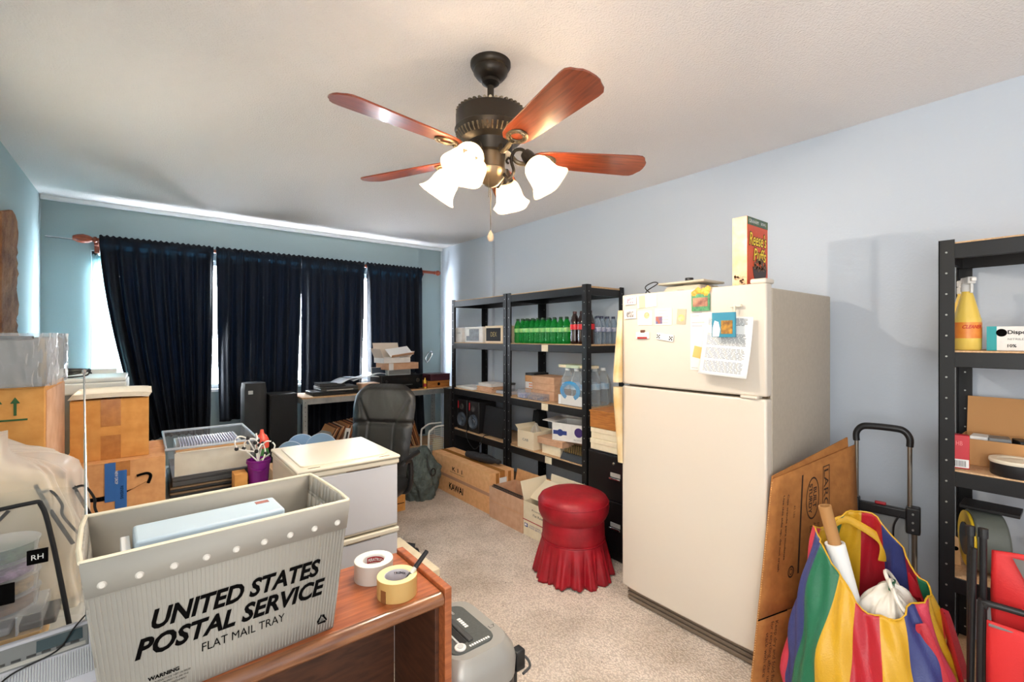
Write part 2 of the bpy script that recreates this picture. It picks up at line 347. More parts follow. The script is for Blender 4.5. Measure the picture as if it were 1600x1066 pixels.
def curtain(name, label, x0t, x1t, x0b, x1b, zb, folds, seed, group, amp_k=1.0, mt=navy, y=4.78, zt=2.165):
    rnd = random.Random(seed); ph = [rnd.uniform(0, 6.28) for _ in range(5)]
    xc, w0 = (x0t+x1t)/2, x1t-x0t
    t = thing(name, label, 'curtain', (xc, y, zb), 0, group)
    H = zt-zb; nu = 150; nv = 46
    def fn(u, v):           # v 0 top .. 1 bottom
        e = v**1.6
        xl = x0t+(x0b-x0t)*e; xr = x1t+(x1b-x1t)*e
        uu = u+0.012*math.sin(6*u+ph[3])*v
        x = xl+(xr-xl)*uu
        amp = amp_k*(0.012+0.022*min(1, v*2.2))
        yy = amp*math.sin(uu*folds*2*PI+ph[0]+0.8*math.sin(3*v+ph[4]))+0.4*amp*math.sin(uu*folds*3.7*PI+ph[1]+1.5*v)
        gath = 0.006*math.sin(uu*folds*16*PI+ph[2])*max(0, 1-v*7)
        z = H*(1-v)+(0.006*math.sin(u*folds*14) if v < 0.02 else 0)+(0.015*math.sin(u*5+ph[1]) if v > 0.97 else 0)
        if 0.010 < v < 0.06: yy = yy*0.3-0.026
        elif v <= 0.010: yy = yy*0.3-0.02
        return (x-xc, yy-0.03*min(1, v*12)+gath-0.005, z)
    G().grid(fn, nu, nv).build('panel', mt, t, solid=0.002, angle=180)
    # rod pocket wraps the pole
    def fp(u, v):
        a = 2*PI*v; rr = 0.029+0.004*math.sin(u*folds*18*PI+ph[2]+a)
        return ((x0t-xc)+w0*u, rr*math.cos(a), H-0.035+rr*math.sin(a))
    G().grid(fp, 150, 12).build('rod_pocket', mt, t, angle=180)
    return t
CG = 'navy curtains on the wooden rod'
curtain('curtain', 'leftmost navy curtain panel, its left edge swept inward', -0.285, 0.455, -0.02, 0.425, 0.55, 9, 1, CG)
curtain('curtain', 'second navy curtain panel from left, short with wall below it', 0.475, 1.165, 0.50, 1.135, 0.64, 7, 2, CG)
curtain('curtain', 'third navy curtain panel from left, behind the workbench papers', 1.17, 1.79, 1.175, 1.74, 0.30, 6, 3, CG)
curtain('curtain', 'rightmost navy curtain panel, behind the opened boxes', 1.815, 2.46, 1.84, 2.50, 0.30, 7, 4, CG)
curtain('sheer_curtain', 'white sheer curtain lit by daylight left of navy curtains', -0.33, -0.18, -0.36, 0.10, 0.62, 3, 6, None, amp_k=0.35, mt=sheer, y=4.866, zt=2.02)

# ------------------------------------------------------------------ ceiling fan
FX, FY = 1.045, 1.455
t = thing('ceiling_fan', 'dark bronze ceiling fan with five cherry blades and four lit glass shades', 'ceiling fan', (FX, FY, ZC))
G().lathe([(0.0, 0), (0.078, 0), (0.078, -0.012), (0.073, -0.022), (0.066, -0.026), (0.066, -0.04), (0.052, -0.058), (0.034, -0.066), (0.034, -0.078), (0.02, -0.088), (0.0, -0.088)], 32).build('canopy', bronze, t)
G().cyl((0, 0, -0.08), (0, 0, -0.20), 0.013, n=16).build('downrod', bronze, t)
G().lathe([(0.0, -0.175), (0.02, -0.175), (0.06, -0.183), (0.12, -0.190), (0.132, -0.198), (0.134, -0.206), (0.134, -0.256), (0.139, -0.264), (0.134, -0.272), (0.126, -0.290), (0.112, -0.304), (0.09, -0.314), (0.086, -0.33), (0.082, -0.355), (0.0, -0.355)], 48).build('motor_housing', bronze, t)
g = G()
for i in range(44):
    a = 2*PI*i/44; g.cyl((0.132*math.cos(a), 0.132*math.sin(a), -0.278), (0.113*math.cos(a), 0.113*math.sin(a), -0.300), 0.004, n=6)
for i in range(40):
    a = 2*PI*i/40; g.cyl((0.118*math.cos(a), 0.118*math.sin(a), -0.190), (0.132*math.cos(a), 0.132*math.sin(a), -0.195), 0.006, n=6)
g.build('beaded_relief', brass, t, kind='stuff')
outl = []
for x, hw in ((0.16, 0.0), (0.165, 0.030), (0.19, 0.046), (0.24, 0.054), (0.40, 0.062), (0.575, 0.070), (0.598, 0.068), (0.612, 0.058), (0.622, 0.040), (0.630, 0.030), (0.634, 0.012)):
    outl.append((x, hw))
poly = outl+[(x, -hw) for x, hw in reversed(outl[1:])]
for k in range(5):
    a = 43.6+72*k
    M = Matrix.Rotation(math.radians(a), 4, 'Z') @ Matrix.Translation((0, 0, -0.362)) @ Matrix.Rotation(math.radians(-12), 4, 'X')
    b = G().prism(poly, 0, 0.006).build('blade', [cherry], t, bevel=0.001); b.matrix_local = M
    g = G()
    g.tube([(0.065, 0, 0.04), (0.10, 0.0, -0.012), (0.135, 0, -0.020), (0.165, 0, -0.008), (0.18, 0, -0.005)], 0.009, 8, 4)
    def med(tt, rr, z): return (0.215+rr*1.25*math.cos(tt), rr*math.sin(tt), z)
    g.tube([med(2*PI*i/24, 0.033, -0.004) for i in range(24)], 0.005, 6, closed=True)
    g.tube([med(2*PI*i/24, 0.022, -0.004) for i in range(24)], 0.003, 6, closed=True)
    for i in range(18):
        p = med(2*PI*i/18, 0.027, -0.005); g.lathe([(0, -0.004), (0.0035, -0.002), (0.0035, 0.002), (0, 0.004)], 6, Matrix.Translation(p))
    bi = g.build('blade_bracket', brass, t); bi.matrix_local = M
G().lathe([(0.0, -0.335), (0.075, -0.335), (0.07, -0.35), (0.058, -0.352), (0.055, -0.41), (0.062, -0.415), (0.06, -0.428), (0.05, -0.445), (0.03, -0.47), (0.012, -0.478), (0.0, -0.48)], 32).build('light_kit_hub', mat('antique_brass', (128, 110, 88), 0.3, 0.8), t)
for k, a in enumerate((-58.3, 31.7, 121.7, 211.7)):
    R = Matrix.Rotation(math.radians(a), 4, 'Z')
    ar = G().tube([(0.05, 0, -0.43), (0.075, 0, -0.455), (0.095, 0, -0.43), (0.085, 0, -0.385), (0.10, 0, -0.352), (0.13, 0, -0.352), (0.148, 0, -0.375)], 0.0065, 8, 6)
    ar.tube([(0.085, 0, -0.385), (0.072, 0, -0.375), (0.066, 0, -0.388), (0.074, 0, -0.397)], 0.004, 6, 4)
    ar = ar.build('lamp_arm', bronze, t); ar.matrix_local = R
    Ms = R @ Matrix.Translation((0.142, 0, -0.368)) @ Matrix.Rotation(math.radians(-38), 4, 'Y')
    cp = G().lathe([(0.0, 0.004), (0.02, 0.002), (0.024, -0.012), (0.026, -0.035), (0.031, -0.042), (0.031, -0.05), (0.0, -0.05)], 20).build('lamp_socket', bronze, t); cp.matrix_local = Ms
    scal = lambda tt, v: 1+0.06*math.sin(5*tt)*max(0, v-0.45)*1.8
    prof = [(0.027, -0.045), (0.038, -0.052), (0.047, -0.066), (0.052, -0.085), (0.054, -0.105), (0.058, -0.125), (0.067, -0.142), (0.078, -0.155)]
    sh = G().lathe(prof, 40, wob=scal).build('lamp_shade', shade_m, t, solid=0.002, angle=180); sh.matrix_local = Ms
    bu = G().lathe([(0.0, -0.112), (0.014, -0.108), (0.022, -0.095), (0.021, -0.08), (0.013, -0.062), (0.012, -0.05)], 16).build('bulb', bulb_m, t); bu.matrix_local = Ms
    l = bpy.data.lights.new('bulb_light', 'POINT'); l.energy = BULB_W; l.color = (1.0, 0.89, 0.76); l.shadow_soft_size = 0.014
    lo = bpy.data.objects.new('bulb_light', l); C.objects.link(lo); lo.parent = t; lo.matrix_local = Ms @ Matrix.Translation((0, 0, -0.138))
g = G().cyl((0, 0, -0.478), (0, 0, -0.65), 0.0015, n=6); g.build('pull_chain', brass, t)
G().lathe([(0, -0.645), (0.004, -0.65), (0.012, -0.668), (0.013, -0.678), (0.008, -0.688), (0, -0.69)], 14).build('pull_knob', mat('pale_wood_knob', (214, 190, 160), 0.3), t)
G().cyl((-0.03, -0.03, -0.455), (-0.03, -0.03, -0.53), 0.0013, n=6).build('pull_chain', brass, t)

# ------------------------------------------------------------------ steel shelving units
LV = [0.10, 0.49, 0.885, 1.33, 1.735]
def shelving(label, x, y0, y1, cards=()):
    """front at world x, from y0 (near end) to y1"""
    W = y1-y0; D = 0.40
    t = thing('shelving_unit', label, 'shelves', (x, (y0+y1)/2, 0), -90, 'black boltless shelving units')
    h = W/2; pw = 0.045
    for sx in (-1, 1):
        for yy, sy in ((0, 1), (D, -1)):
            g = G(); xa = sx*h; xb = sx*(h-pw)
            g.box(min(xa, xb), max(xa, xb), yy if sy > 0 else yy-0.003, yy+0.003 if sy > 0 else yy, 0, LV[4]+0.01)
            g.box(min(xa, xa-sx*0.003), max(xa, xa-sx*0.003), min(yy, yy+sy*pw), max(yy, yy+sy*pw), 0, LV[4]+0.01)
            p = g.build('post', black_steel, t)
            g = G()
            for i in range(22):
                z = 0.06+i*0.078; g.cyl((sx*(h-0.5*pw), yy-0.0015, z), (sx*(h-0.5*pw), yy-0.0035*1, z), 0.0035, n=6)
                g.cyl((sx*h, yy+sy*0.022, z), (sx*(h+0.0015), yy+sy*0.022, z), 0.003, n=6)
            r = g.build('rivets', rivet_m, p, kind='stuff')
    for i, z in enumerate(LV):
        box('shelf_board', board_m, t, -h+0.004, h-0.004, 0.006, D-0.006, z-0.012, z, 0.001)
        for yy in (0.002, D-0.016):
            box('beam', black_steel, t, -h+0.004, h-0.004, yy, yy+0.012, z-0.062, z-0.006, 0.002)
        for xx in (-h+0.004, h-0.016):
            box('side_beam', black_steel, t, xx, xx+0.012, 0.014, D-0.016, z-0.062, z-0.012, 0.002)
    for lx, lz in cards:
        box('label_card', cream, t, lx-0.035, lx+0.035, -0.002, 0.001, lz-0.058, lz-0.008, 0, label='blank cream card stuck on the shelf beam')
    return t
shelving('black steel shelving unit nearest the fridge, holding rows of soda bottles', 2.36, 2.16, 3.05, ((0.02, 1.33), (0.02, 0.885), (0.06, 0.49)))
shelving('black steel shelving unit in far corner, holding speakers on a lower shelf', 2.36, 3.06, 3.94)
shelving('black steel shelving unit at right edge, holding yellow spray bottles', 2.36, -0.53, 0.372)

# ------------------------------------------------------------------ refrigerator
t = thing('refrigerator', 'almond top-freezer refrigerator covered with magnets and notes', 'refrigerator', (1.95, 1.188, 0), -90)
hw = 0.362
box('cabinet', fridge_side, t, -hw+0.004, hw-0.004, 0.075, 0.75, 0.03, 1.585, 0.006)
box('door_gasket', gasket, t, -hw+0.012, hw-0.012, 0.062, 0.078, 0.09, 1.58, 0.002)
def door(z0, z1, nm):
    g = G()
    n = 12
    pts = [(-hw, 0.066)]+[(-hw+2*hw*i/n, 0.014*abs(2*i/n-1)**6+0.001) for i in range(n+1)]+[(hw, 0.066)]
    g.prism(pts, z0, z1); return g.build(nm, fridge_m, t, bevel=0.008, seg=3, angle=30)
fd = door(1.137, 1.60, 'freezer_door'); md = door(0.082, 1.126, 'fridge_door')
def fhandle(z0, z1, par, up):
    pr = []
    N = 14
    def fn(u, v):
        a = 2*PI*u; z = z0+(z1-z0)*v
        wv = v if up else 1-v          # 1 at the door gap, 0 at the far end
        out = 0.052*(0.2+0.8*min(1, 1.15*wv)) if True else 0
        wd = 0.016+0.008*wv
        x = -hw-0.004+wd*math.cos(a)*1.0; y = 0.012-out*0.5+0.5*out*math.sin(a)+0.0
        return (x, y, z)
    return G().grid(fn, 16, 12, cu=True).build('handle', handle_m, par, angle=60)
fhandle(1.145, 1.52, fd, False); fhandle(0.72, 1.12, md, True)
g = G()
for i in range(3): g.box(-hw+0.02, hw-0.02, 0.036, 0.05, 0.012+i*0.022, 0.026+i*0.022)
g.box(-hw+0.02, hw-0.02, 0.045, 0.07, 0.0, 0.08); g.build('toe_grille', mat('taupe_grille', (128, 112, 96), 0.5), t, bevel=0.002)
box('hinge_cover', fridge_m, t, hw-0.07, hw-0.004, 0.02, 0.10, 1.60, 1.622, 0.008, seg=3)
box('centre_hinge', fridge_m, t, hw-0.10, hw-0.03, -0.002, 0.05, 1.126, 1.138, 0.004)
def fpos(lx, z): return (1.95, 1.188-lx, z)      # door face: lx from -hw (left) to hw
FACE = 1.949
def flat(name, label, cat, lx, z, w_, h_, mt, rot=0, th=0.0012, dx=0.0, group=None, curl=0):
    t = thing(name, label, cat, (FACE-dx, 1.188-lx, z), -90, group)
    M = Matrix.Rotation(math.radians(rot), 4, 'Y')
    if curl:
        def fn(u, v): return tuple(M @ Vector((-w_/2+w_*u, -0.004-curl*(1-v)**2-0.006*math.sin(u*3), -h_/2+h_*v)))
        G().grid(fn, 12, 12).build('sheet', mt, t, solid=th, angle=180)
    else: box('sheet' if th < 0.003 else 'body', mt, t, -w_/2, w_/2, -th, 0, -h_/2, h_/2, min(0.001, th*0.3), M=M)
    return t
def lx_of(px):  # local position on the door from a column in the photograph
    u = (px-800)/722; s, c = math.sin(YAW), math.cos(YAW); return 1.188-1.95/(s+u*c)*(c-u*s)
def z_of(px, py):
    u = (px-800)/722; s, c = math.sin(YAW), math.cos(YAW); return 1.38+(527-py)/722*1.95/(s+u*c)
def fl(name, label, cat, px, py, pw, ph, mt, **k):
    a, b = lx_of(px-pw/2), lx_of(px+pw/2)
    return flat(name, label, cat, (a+b)/2, z_of(px, py), b-a, z_of(px, py-ph/2)-z_of(px, py+ph/2), mt, **k)
def rule_lines(t, w_, h_, n, y=-0.0016, mt=grey_ink, M=None, th=0.0016, x0=None):
    g = G()
    for i in range(n):
        z = h_*0.42-h_*0.84*i/max(1, n-1); ww = w_*random.uniform(0.7, 0.9)
        g.box(-w_*0.44, -w_*0.44+ww, y-0.0002, y, z-th/2, z+th/2, 0, M)
    return g.build('print_lines', mt, t, bevel=0, kind='stuff')
x = fl('photo_magnet', 'small photo strip magnet at top left corner of freezer door', 'magnet', 985, 470, 18, 12, paper)
box('picture', mat('pic_purple', (150, 120, 140), 0.5, noise=(90, (220, 210, 214))), x, -0.02, 0.022, -0.002, -0.0012, -0.014, 0.014, 0)
x = fl('photo_magnet', 'small photo magnet below the top left strip on freezer door', 'magnet', 985, 491, 18, 14, paper)
box('picture', mat('pic_grey', (90, 80, 80), 0.5, noise=(90, (220, 214, 210))), x, -0.022, 0.022, -0.002, -0.0012, -0.016, 0.014, 0)
x = fl('note_card', 'pale green and white note card near top of freezer door', 'note', 1011, 471, 30, 19, paper, rot=-3)
box('green_half', mat('pale_green_card', (196, 212, 160), 0.7), x, -0.045, -0.008, -0.002, -0.0011, -0.03, 0.03, 0, M=T((0,0,0), 0, -3))
x = fl('note_card', 'white card with orange round picture under the green note', 'note', 1008, 497, 22, 22, mat('offwhite_card', (234, 232, 232), 0.7))
G().cyl((0.012, -0.0014, 0.012), (0.012, -0.0022, 0.012), 0.016, n=20).build('picture', mat('peach_pic', (232, 150, 100), 0.5, noise=(60, (250, 200, 160))), x)
x = fl('note_card', 'white card with small portrait and text lines on freezer door', 'note', 1037, 495, 26, 26, mat('warm_card', (240, 232, 224), 0.7))
box('picture', mat('pic_portrait', (180, 100, 60), 0.5, noise=(50, (90, 100, 150))), x, -0.042, -0.006, -0.002, -0.0012, -0.034, 0.002, 0); rule_lines(x, 0.06, 0.07, 5)
x = fl('photo_magnet', 'small tilted photo of a cup on freezer door', 'magnet', 1065, 495, 14, 24, mat('tan_photo', (190, 176, 150), 0.5), rot=4)
G().cyl((0.0, -0.0014, -0.006), (0.0, -0.0024, -0.006), 0.016, n=20).build('picture', mat('yellow_pic', (232, 190, 80), 0.5, noise=(40, (244, 220, 160))), x)
x = fl('frame_magnet', 'green picture frame magnet with yellow flowers on freezer door', 'magnet', 1096, 473, 28, 26, mat('green_frame', (50, 120, 84), 0.4, noise=(90, (90, 160, 110))), th=0.008)
box('picture', mat('baby_photo', (210, 150, 120), 0.5, noise=(30, (110, 60, 50))), x, -0.035, 0.035, -0.0095, -0.0075, -0.018, 0.022, 0.0)
g = G()
for i, (fx, fz) in enumerate(((-0.03, 0.042), (-0.012, 0.055), (0.012, 0.05), (0.034, 0.058), (0.026, 0.04))):
    g.lathe([(0.0, -0.004), (0.013, -0.003), (0.015, 0), (0.010, 0.004), (0, 0.005)], 12, T((fx, -0.006, fz), 90), wob=lambda tt, v: 1+0.15*math.sin(5*tt))
g.build('flowers', mat('yellow_flower', (236, 196, 70), 0.5, noise=(60, (240, 150, 60))), x)
x = fl('cake_magnet', 'little brown white and red cake shaped magnet', 'magnet', 1005, 524, 20, 10, paper, th=0.006)
box('cake_top', mat('choc', (100, 60, 44), 0.5), x, -0.012, 0.014, -0.007, -0.001, 0.012, 0.026, 0.002); box('cake_base', red_ink, x, -0.03, 0.028, -0.0075, -0.001, -0.018, -0.008, 0.001)
x = fl('clip_magnet', 'white magnetic clip with black checker ends on freezer door', 'magnet', 1040, 527, 26, 10, paper, rot=8, th=0.007)
g = G()
for sx in (-1, 1):
    for i in range(3):
        for j in range(3):
            if (i+j) % 2 == 0: g.box(sx*0.034-0.009+i*0.006, sx*0.034-0.003+i*0.006, -0.0078, -0.0068, -0.01+j*0.006, -0.004+j*0.006, 0, T((0,0,0), 0, 8))
g.build('checker', ink, x)
x = fl('letter_sheet', 'long narrow white note sheet hanging beneath the printed letter', 'paper', 1096, 534, 34, 90, mat('offwhite_sheet', (236, 230, 222), 0.8), th=0.0008)
g = G()
for z_, w_ in ((0.13, 0.05), (0.115, 0.035), (0.085, 0.07), (0.07, 0.05), (-0.12, 0.03)): g.box(-0.045, -0.045+w_, -0.0012, -0.0008, z_, z_+0.002)
g.build('print_lines', grey_ink, x)
x = fl('sticky_note', 'orange sticky note partly behind the printed letter', 'note', 1093, 551, 18, 18, mat('orange_note', (244, 184, 110), 0.7), rot=12, dx=0.002)
x = fl('letter_sheet', 'curled page of dense print held on freezer door by blue magnet', 'paper', 1139, 541, 76, 92, paper, dx=0.006, rot=3, curl=0.035, th=0.0006)
Mr = T((0,0,0), 0, 3)
LH = z_of(1139, 541-46)-z_of(1139, 541+46); LW = lx_of(1177)-lx_of(1101)
g = G()
for b0, b1 in ((0.115, 0.085), (0.05, -0.0), (-0.012, -0.055), (-0.068, -0.11)):
    z = b0
    while z > b1:
        xx = -0.085
        vv = (z+LH/2)/LH; yc = -0.004-0.035*(1-vv)**2
        while xx < 0.075:
            lw = random.uniform(0.008, 0.022)
            y_ = yc-0.006*math.sin((xx+LW/2)/LW*3)-0.0012
            g.box(xx, min(xx+lw, 0.085), y_-0.0004, y_, z, z+0.0022, 0, Mr); xx += lw+0.003
        z -= 0.0052
g.build('print_lines', grey_ink, x, kind='stuff')
x = fl('box_magnet', 'blue picture box magnet holding the printed letter', 'magnet', 1141, 508, 36, 38, mat('teal_blue', (46, 132, 160), 0.35), th=0.012, dx=0.046)
box('picture', mat('gold_pic', (190, 140, 50), 0.4, noise=(60, (110, 70, 30))), x, -0.008, 0.04, -0.0135, -0.0115, -0.038, 0.018, 0.0)
G().prism([(-0.045, -0.05), (-0.018, -0.05), (-0.012, -0.02), (-0.02, 0.012), (-0.036, 0.018), (-0.044, -0.01)], 0, 0.002, T((0, -0.0115, 0), 90)).build('figure', paper, x)
x = fl('hook_magnet', 'small cream plastic hook above the blue box magnet', 'magnet', 1151, 478, 18, 4, ivory, th=0.014)
box('hook', ivory, x, -0.004, 0.004, -0.02, -0.01, -0.03, 0.0, 0.002)

# cereal box (on the fridge top)
t = thing('cereal_box', 'orange cereal box standing on top of the refrigerator', 'cereal box', (2.035, 0.935, 1.6005), 0)
orange_b = mat('orange_print', (226, 88, 36), 0.4, noise=(10, (214, 74, 30)))
box('carton', [orange_b], t, 0, 0.20, 0, 0.065, 0, 0.305, 0.001)
box('spine', mat('peach_spine', (244, 176, 110), 0.3, noise=(12, (252, 214, 168))), t, -0.0008, 0, 0.001, 0.064, 0.001, 0.304, 0)
box('top_band', mat('dark_teal_band', (52, 84, 80), 0.4, noise=(30, (90, 110, 60))), t, 0.001, 0.199, -0.0008, 0, 0.27, 0.304, 0)
text('GRAHAM', t, (0.06, -0.0012, 0.287), 0.09, white_ink); text('BOWL', t, (0.155, -0.0012, 0.287), 0.05, white_ink)
text('Reese\'s', t, (0.10, -0.0008, 0.212), 0.172, mat('dark_brown_ink', (60, 26, 14), 0.5), height=0.066, shear=0.2, bold=0.06)
text('Puffs', t, (0.118, -0.0008, 0.145), 0.128, MATS['dark_brown_ink'], height=0.064, shear=0.2, bold=0.06)
text('Reese\'s', t, (0.10, -0.0016, 0.212), 0.165, mat('yellow_ink', (252, 216, 60), 0.5), height=0.058, shear=0.2, bold=0.012)
text('Puffs', t, (0.118, -0.0016, 0.145), 0.122, MATS['yellow_ink'], height=0.056, shear=0.2, bold=0.012)
poly = [(0.05+0.135*i/14, 0.09) for i in range(15)]+[(0.118+0.067*math.cos(a), 0.09+0.082*math.sin(a)) for a in [-PI*i/14 for i in range(1, 14)]]
G().prism(poly, 0.0, 0.0012, T((0, 0, 0), 90)).build('printed_bowl', mat('bowl_brown', (58, 40, 34), 0.4), t)
g = G(); rr = random.Random(3)
for i in range(60):
    a = rr.uniform(0, 2*PI); q = math.sqrt(rr.random()); x_, z_ = 0.118+0.062*q*math.cos(a), 0.10+0.028*q*math.sin(a)
    g.cyl((x_, -0.0012, z_), (x_, -0.0026, z_), rr.uniform(0.004, 0.007), n=7)
g.build('printed_puffs', mat('puff_print', (150, 120, 96), 0.6, noise=(200, (90, 60, 44))), t, kind='stuff')
g = G()
for i in range(40):
    y_ = rr.uniform(0.006, 0.058); z_ = rr.uniform(0.004, 0.05); g.cyl((-0.0006, y_, z_), (-0.0018, y_, z_), rr.uniform(0.003, 0.006), n=7)
g.build('spine_puffs', mat('puff_pale', (226, 180, 140), 0.6), t, kind='stuff')

# scale on the fridge
t = thing('kitchen_scale', 'beige kitchen scale with black knob on the refrigerator top', 'scale', (2.26, 1.40, 1.5865), -90)
g = G().hexa([(-0.13, 0, 0), (0.13, 0, 0), (0.13, 0.2, 0), (-0.13, 0.2, 0)], [(-0.10, 0.03, 0.075), (0.10, 0.03, 0.075), (0.12, 0.2, 0.075), (-0.12, 0.2, 0.075)]); g.build('base', ivory, t, bevel=0.008)
box('platform', ivory, t, -0.14, 0.14, 0.005, 0.22, 0.085, 0.097, 0.005); G().cyl((0, 0.1, 0.07), (0, 0.1, 0.09), 0.03).build('stem', ivory, t)
G().cyl((0.0, 0.1, 0.097), (0.0, 0.1, 0.122), 0.022, n=18).build('knob', black_pl, t, bevel=0.002)
box('display', mid_grey, t, -0.02, 0.02, 0.008, 0.016, 0.025, 0.05, 0.001)
tag(G().tube([(2.20, 1.50, 1.60), (2.16, 1.545, 1.65), (2.22, 1.54, 1.685), (2.21, 1.50, 1.675), (2.15, 1.53, 1.63), (2.18, 1.54, 1.60), (2.24, 1.52, 1.60)], 0.003, 6, 8).build('power_cord', black_pl), 'thin black cord looped beside the kitchen scale', 'cord')

# ------------------------------------------------------------------ cardboard box builder
def cbox(label, loc, rz, w_, d_, h_, mt=kraft, opened=False, flaps=None, tape='top', group=None, name='cardboard_box', flap_mt=None, cat='box'):
    t = thing(name, label, cat, loc, rz, group); th = 0.005; h = w_/2
    if not opened:
        box('body', mt, t, -h, h, 0, d_, 0, h_-0.004, 0.002)
        box('flap', flap_mt or mt, t, -h, h, 0, d_/2-0.0015, h_-0.004, h_, 0.001); box('flap', flap_mt or mt, t, -h, h, d_/2+0.0015, d_, h_-0.004, h_, 0.001)
        if tape == 'top':
            box('tape', tape_m, t, -h-0.0006, h+0.0006, d_/2-0.025, d_/2+0.025, h_, h_+0.0006, 0)
            g = G()
            for sx in (-1, 1): g.box(min(sx*h, sx*(h+0.0008)), max(sx*h, sx*(h+0.0008)), d_/2-0.025, d_/2+0.025, h_-0.06, h_+0.0006)
            g.build('tape', tape_m, t, bevel=0, kind='stuff')
        if tape == 'front':
            g = G(); g.box(-0.03, 0.03, -0.0008, 0, h_*0.55, h_); g.box(-0.03, 0.03, -0.0006, d_+0.0006, h_, h_+0.0006); g.box(-0.03, 0.03, -0.0008, 0, 0, h_*0.4); g.build('tape', tape_m, t, bevel=0)
    else:
        g = G(); g.box(-h, h, 0, th, 0, h_); g.box(-h, h, d_-th, d_, 0, h_); g.box(-h, -h+th, th, d_-th, 0, h_); g.box(h-th, h, th, d_-th, 0, h_); g.box(-h+th, h-th, th, d_-th, 0, th)
        g.build('body', mt, t, bevel=0.001)
        for side, ang, ln in (flaps or ()):
            fm = flap_mt or mt
            if side == 'f': M = T((0, 0.002, h_), -ang+0); o = G().box(-h+0.004, h-0.004, -0.002, 0.002, 0, ln, 0, M)
            if side == 'b': M = T((0, d_-0.002, h_), ang*-1); o = G().box(-h+0.004, h-0.004, -0.002, 0.002, 0, ln, 0, M)
            if side == 'l': M = T((-h+0.002, d_/2, h_), 0, ang); o = G().box(-0.002, 0.002, -d_/2+0.004, d_/2-0.004, 0, ln, 0, M)
            if side == 'r': M = T((h-0.002, d_/2, h_), 0, ang); o = G().box(-0.002, 0.002, -d_/2+0.004, d_/2-0.004, 0, ln, 0, M)
            o.build('flap', fm, t, bevel=0.0008)
    return t
# long keyboard box on floor
t = cbox('long brown cardboard keyboard box lying on carpet before far shelves', (2.09, 3.38, 0), -90, 0.93, 0.235, 0.32, mat('light_kraft', (238, 184, 130), 0.85, noise=(30, (226, 170, 114))), tape='top')
text('K11', t, (-0.02, -0.001, 0.235), 0.16, ink, height=0.035, spacing=1.6, bold=0.02); box('print_rule', ink, t, -0.14, 0.08, -0.0008, 0, 0.202, 0.204, 0)
text('KAWAI', t, (-0.04, -0.001, 0.075), 0.23, ink, height=0.06, bold=0.03)
box('strap', mat('shiny_tape', (196, 150, 120), 0.15), t, -0.466, 0.466, -0.0012, 0, 0.14, 0.165, 0)
box('label_sheet', paper, t, 0.465, 0.4665, 0.09, 0.16, 0.17, 0.27, 0)
g = G()
for yy in (0.055, 0.175): g.box(0.465, 0.4662, yy, yy+0.03, 0.03, 0.31)
g.build('side_tape', tape_m, t, bevel=0)
# umbrella / case on it
t = thing('folded_umbrella', 'black folded umbrella in its sleeve on the long keyboard box', 'umbrella', (2.20, 3.22, 0.3235), -82)
G().lathe([(0, -0.2), (0.026, -0.195), (0.034, -0.12), (0.036, 0.06), (0.03, 0.12), (0.018, 0.16), (0.02, 0.2), (0.014, 0.215), (0, 0.218)], 16, T((0, 0.03, 0.036), 0, 90)).build('sleeve', mat('dark_sleeve', (34, 34, 38), 0.6, bump=(60, 0.6, 0.006)), t)
G().lathe([(0.037, -0.01), (0.039, -0.008), (0.039, 0.018), (0.037, 0.02)], 16, T((-0.02, 0.03, 0.036), 0, 90)).build('strap', black_pl, t)
# open boxes
t = cbox('open brown cardboard box beside the keyboard box, coil along its rim', (2.07, 2.70, 0), -90, 0.40, 0.26, 0.235, kraft_p, opened=True, flaps=(('b', 12, 0.09),), flap_mt=kraft)
g = G()
for i in range(34): x_ = -0.16+0.34*i/33; g.tube([(x_+0.010*math.cos(a), 0.012+0.010*math.sin(a)*0.6, 0.242+0.012*math.sin(a)) for a in [2*PI*k/10 for k in range(10)]], 0.0022, 5, closed=True)
g.build('binding_coil', black_pl, t)
box('print_rule', kraft, t, -0.19, 0.19, -0.0008, 0, 0.13, 0.132, 0)
t = cbox('open white postal carton with raised flaps beside the red stool', (2.075, 2.312, 0), -90, 0.365, 0.25, 0.235, cream, opened=True, flaps=(('l', -18, 0.13), ('b', 8, 0.14), ('f', -20, 0.0)), flap_mt=mat('cream_flap', (232, 220, 194), 0.8))
box('flap', MATS['cream_flap'], t, -0.19, 0.19, -0.002, 0.002, 0, 0.19, 0.0008, M=T((0, 0.06, 0.24), -60))
box('red_stripe', red_ink, t, -0.2, 0.2, -0.0008, 0, 0.105, 0.111, 0); box('emblem', blue_ink, t, -0.17, -0.135, -0.0008, 0, 0.06, 0.085, 0)
G().prism([(-0.168, 0.064), (-0.14, 0.070), (-0.15, 0.082), (-0.166, 0.080)], 0, 0.0004, T((0, -0.0008, 0), 90)).build('eagle_mark', white_ink, t)
text('UNITED STATES\nPOSTAL SERVICE', t, (-0.06, -0.001, 0.073), 0.12, blue_ink, height=0.024); text('Priority', t, (-0.04, -0.001, 0.19), 0.10, ink, height=0.016); text('Flat Rate', t, (-0.03, -0.001, 0.16), 0.10, ink, height=0.016)
# tall box behind the office chair
t = cbox('golden cardboard box on the floor behind the office chair', (1.45, 3.42, 0), 0, 0.34, 0.28, 0.40, kraft_o, tape='front')
text('DONACO', t, (0.11, -0.001, 0.19), 0.08, ink, height=0.016); text('UNIT PR', t, (0.11, -0.001, 0.165), 0.07, ink, height=0.012); box('print_rule', ink, t, -0.16, 0.16, -0.0008, 0, 0.06, 0.066, 0)

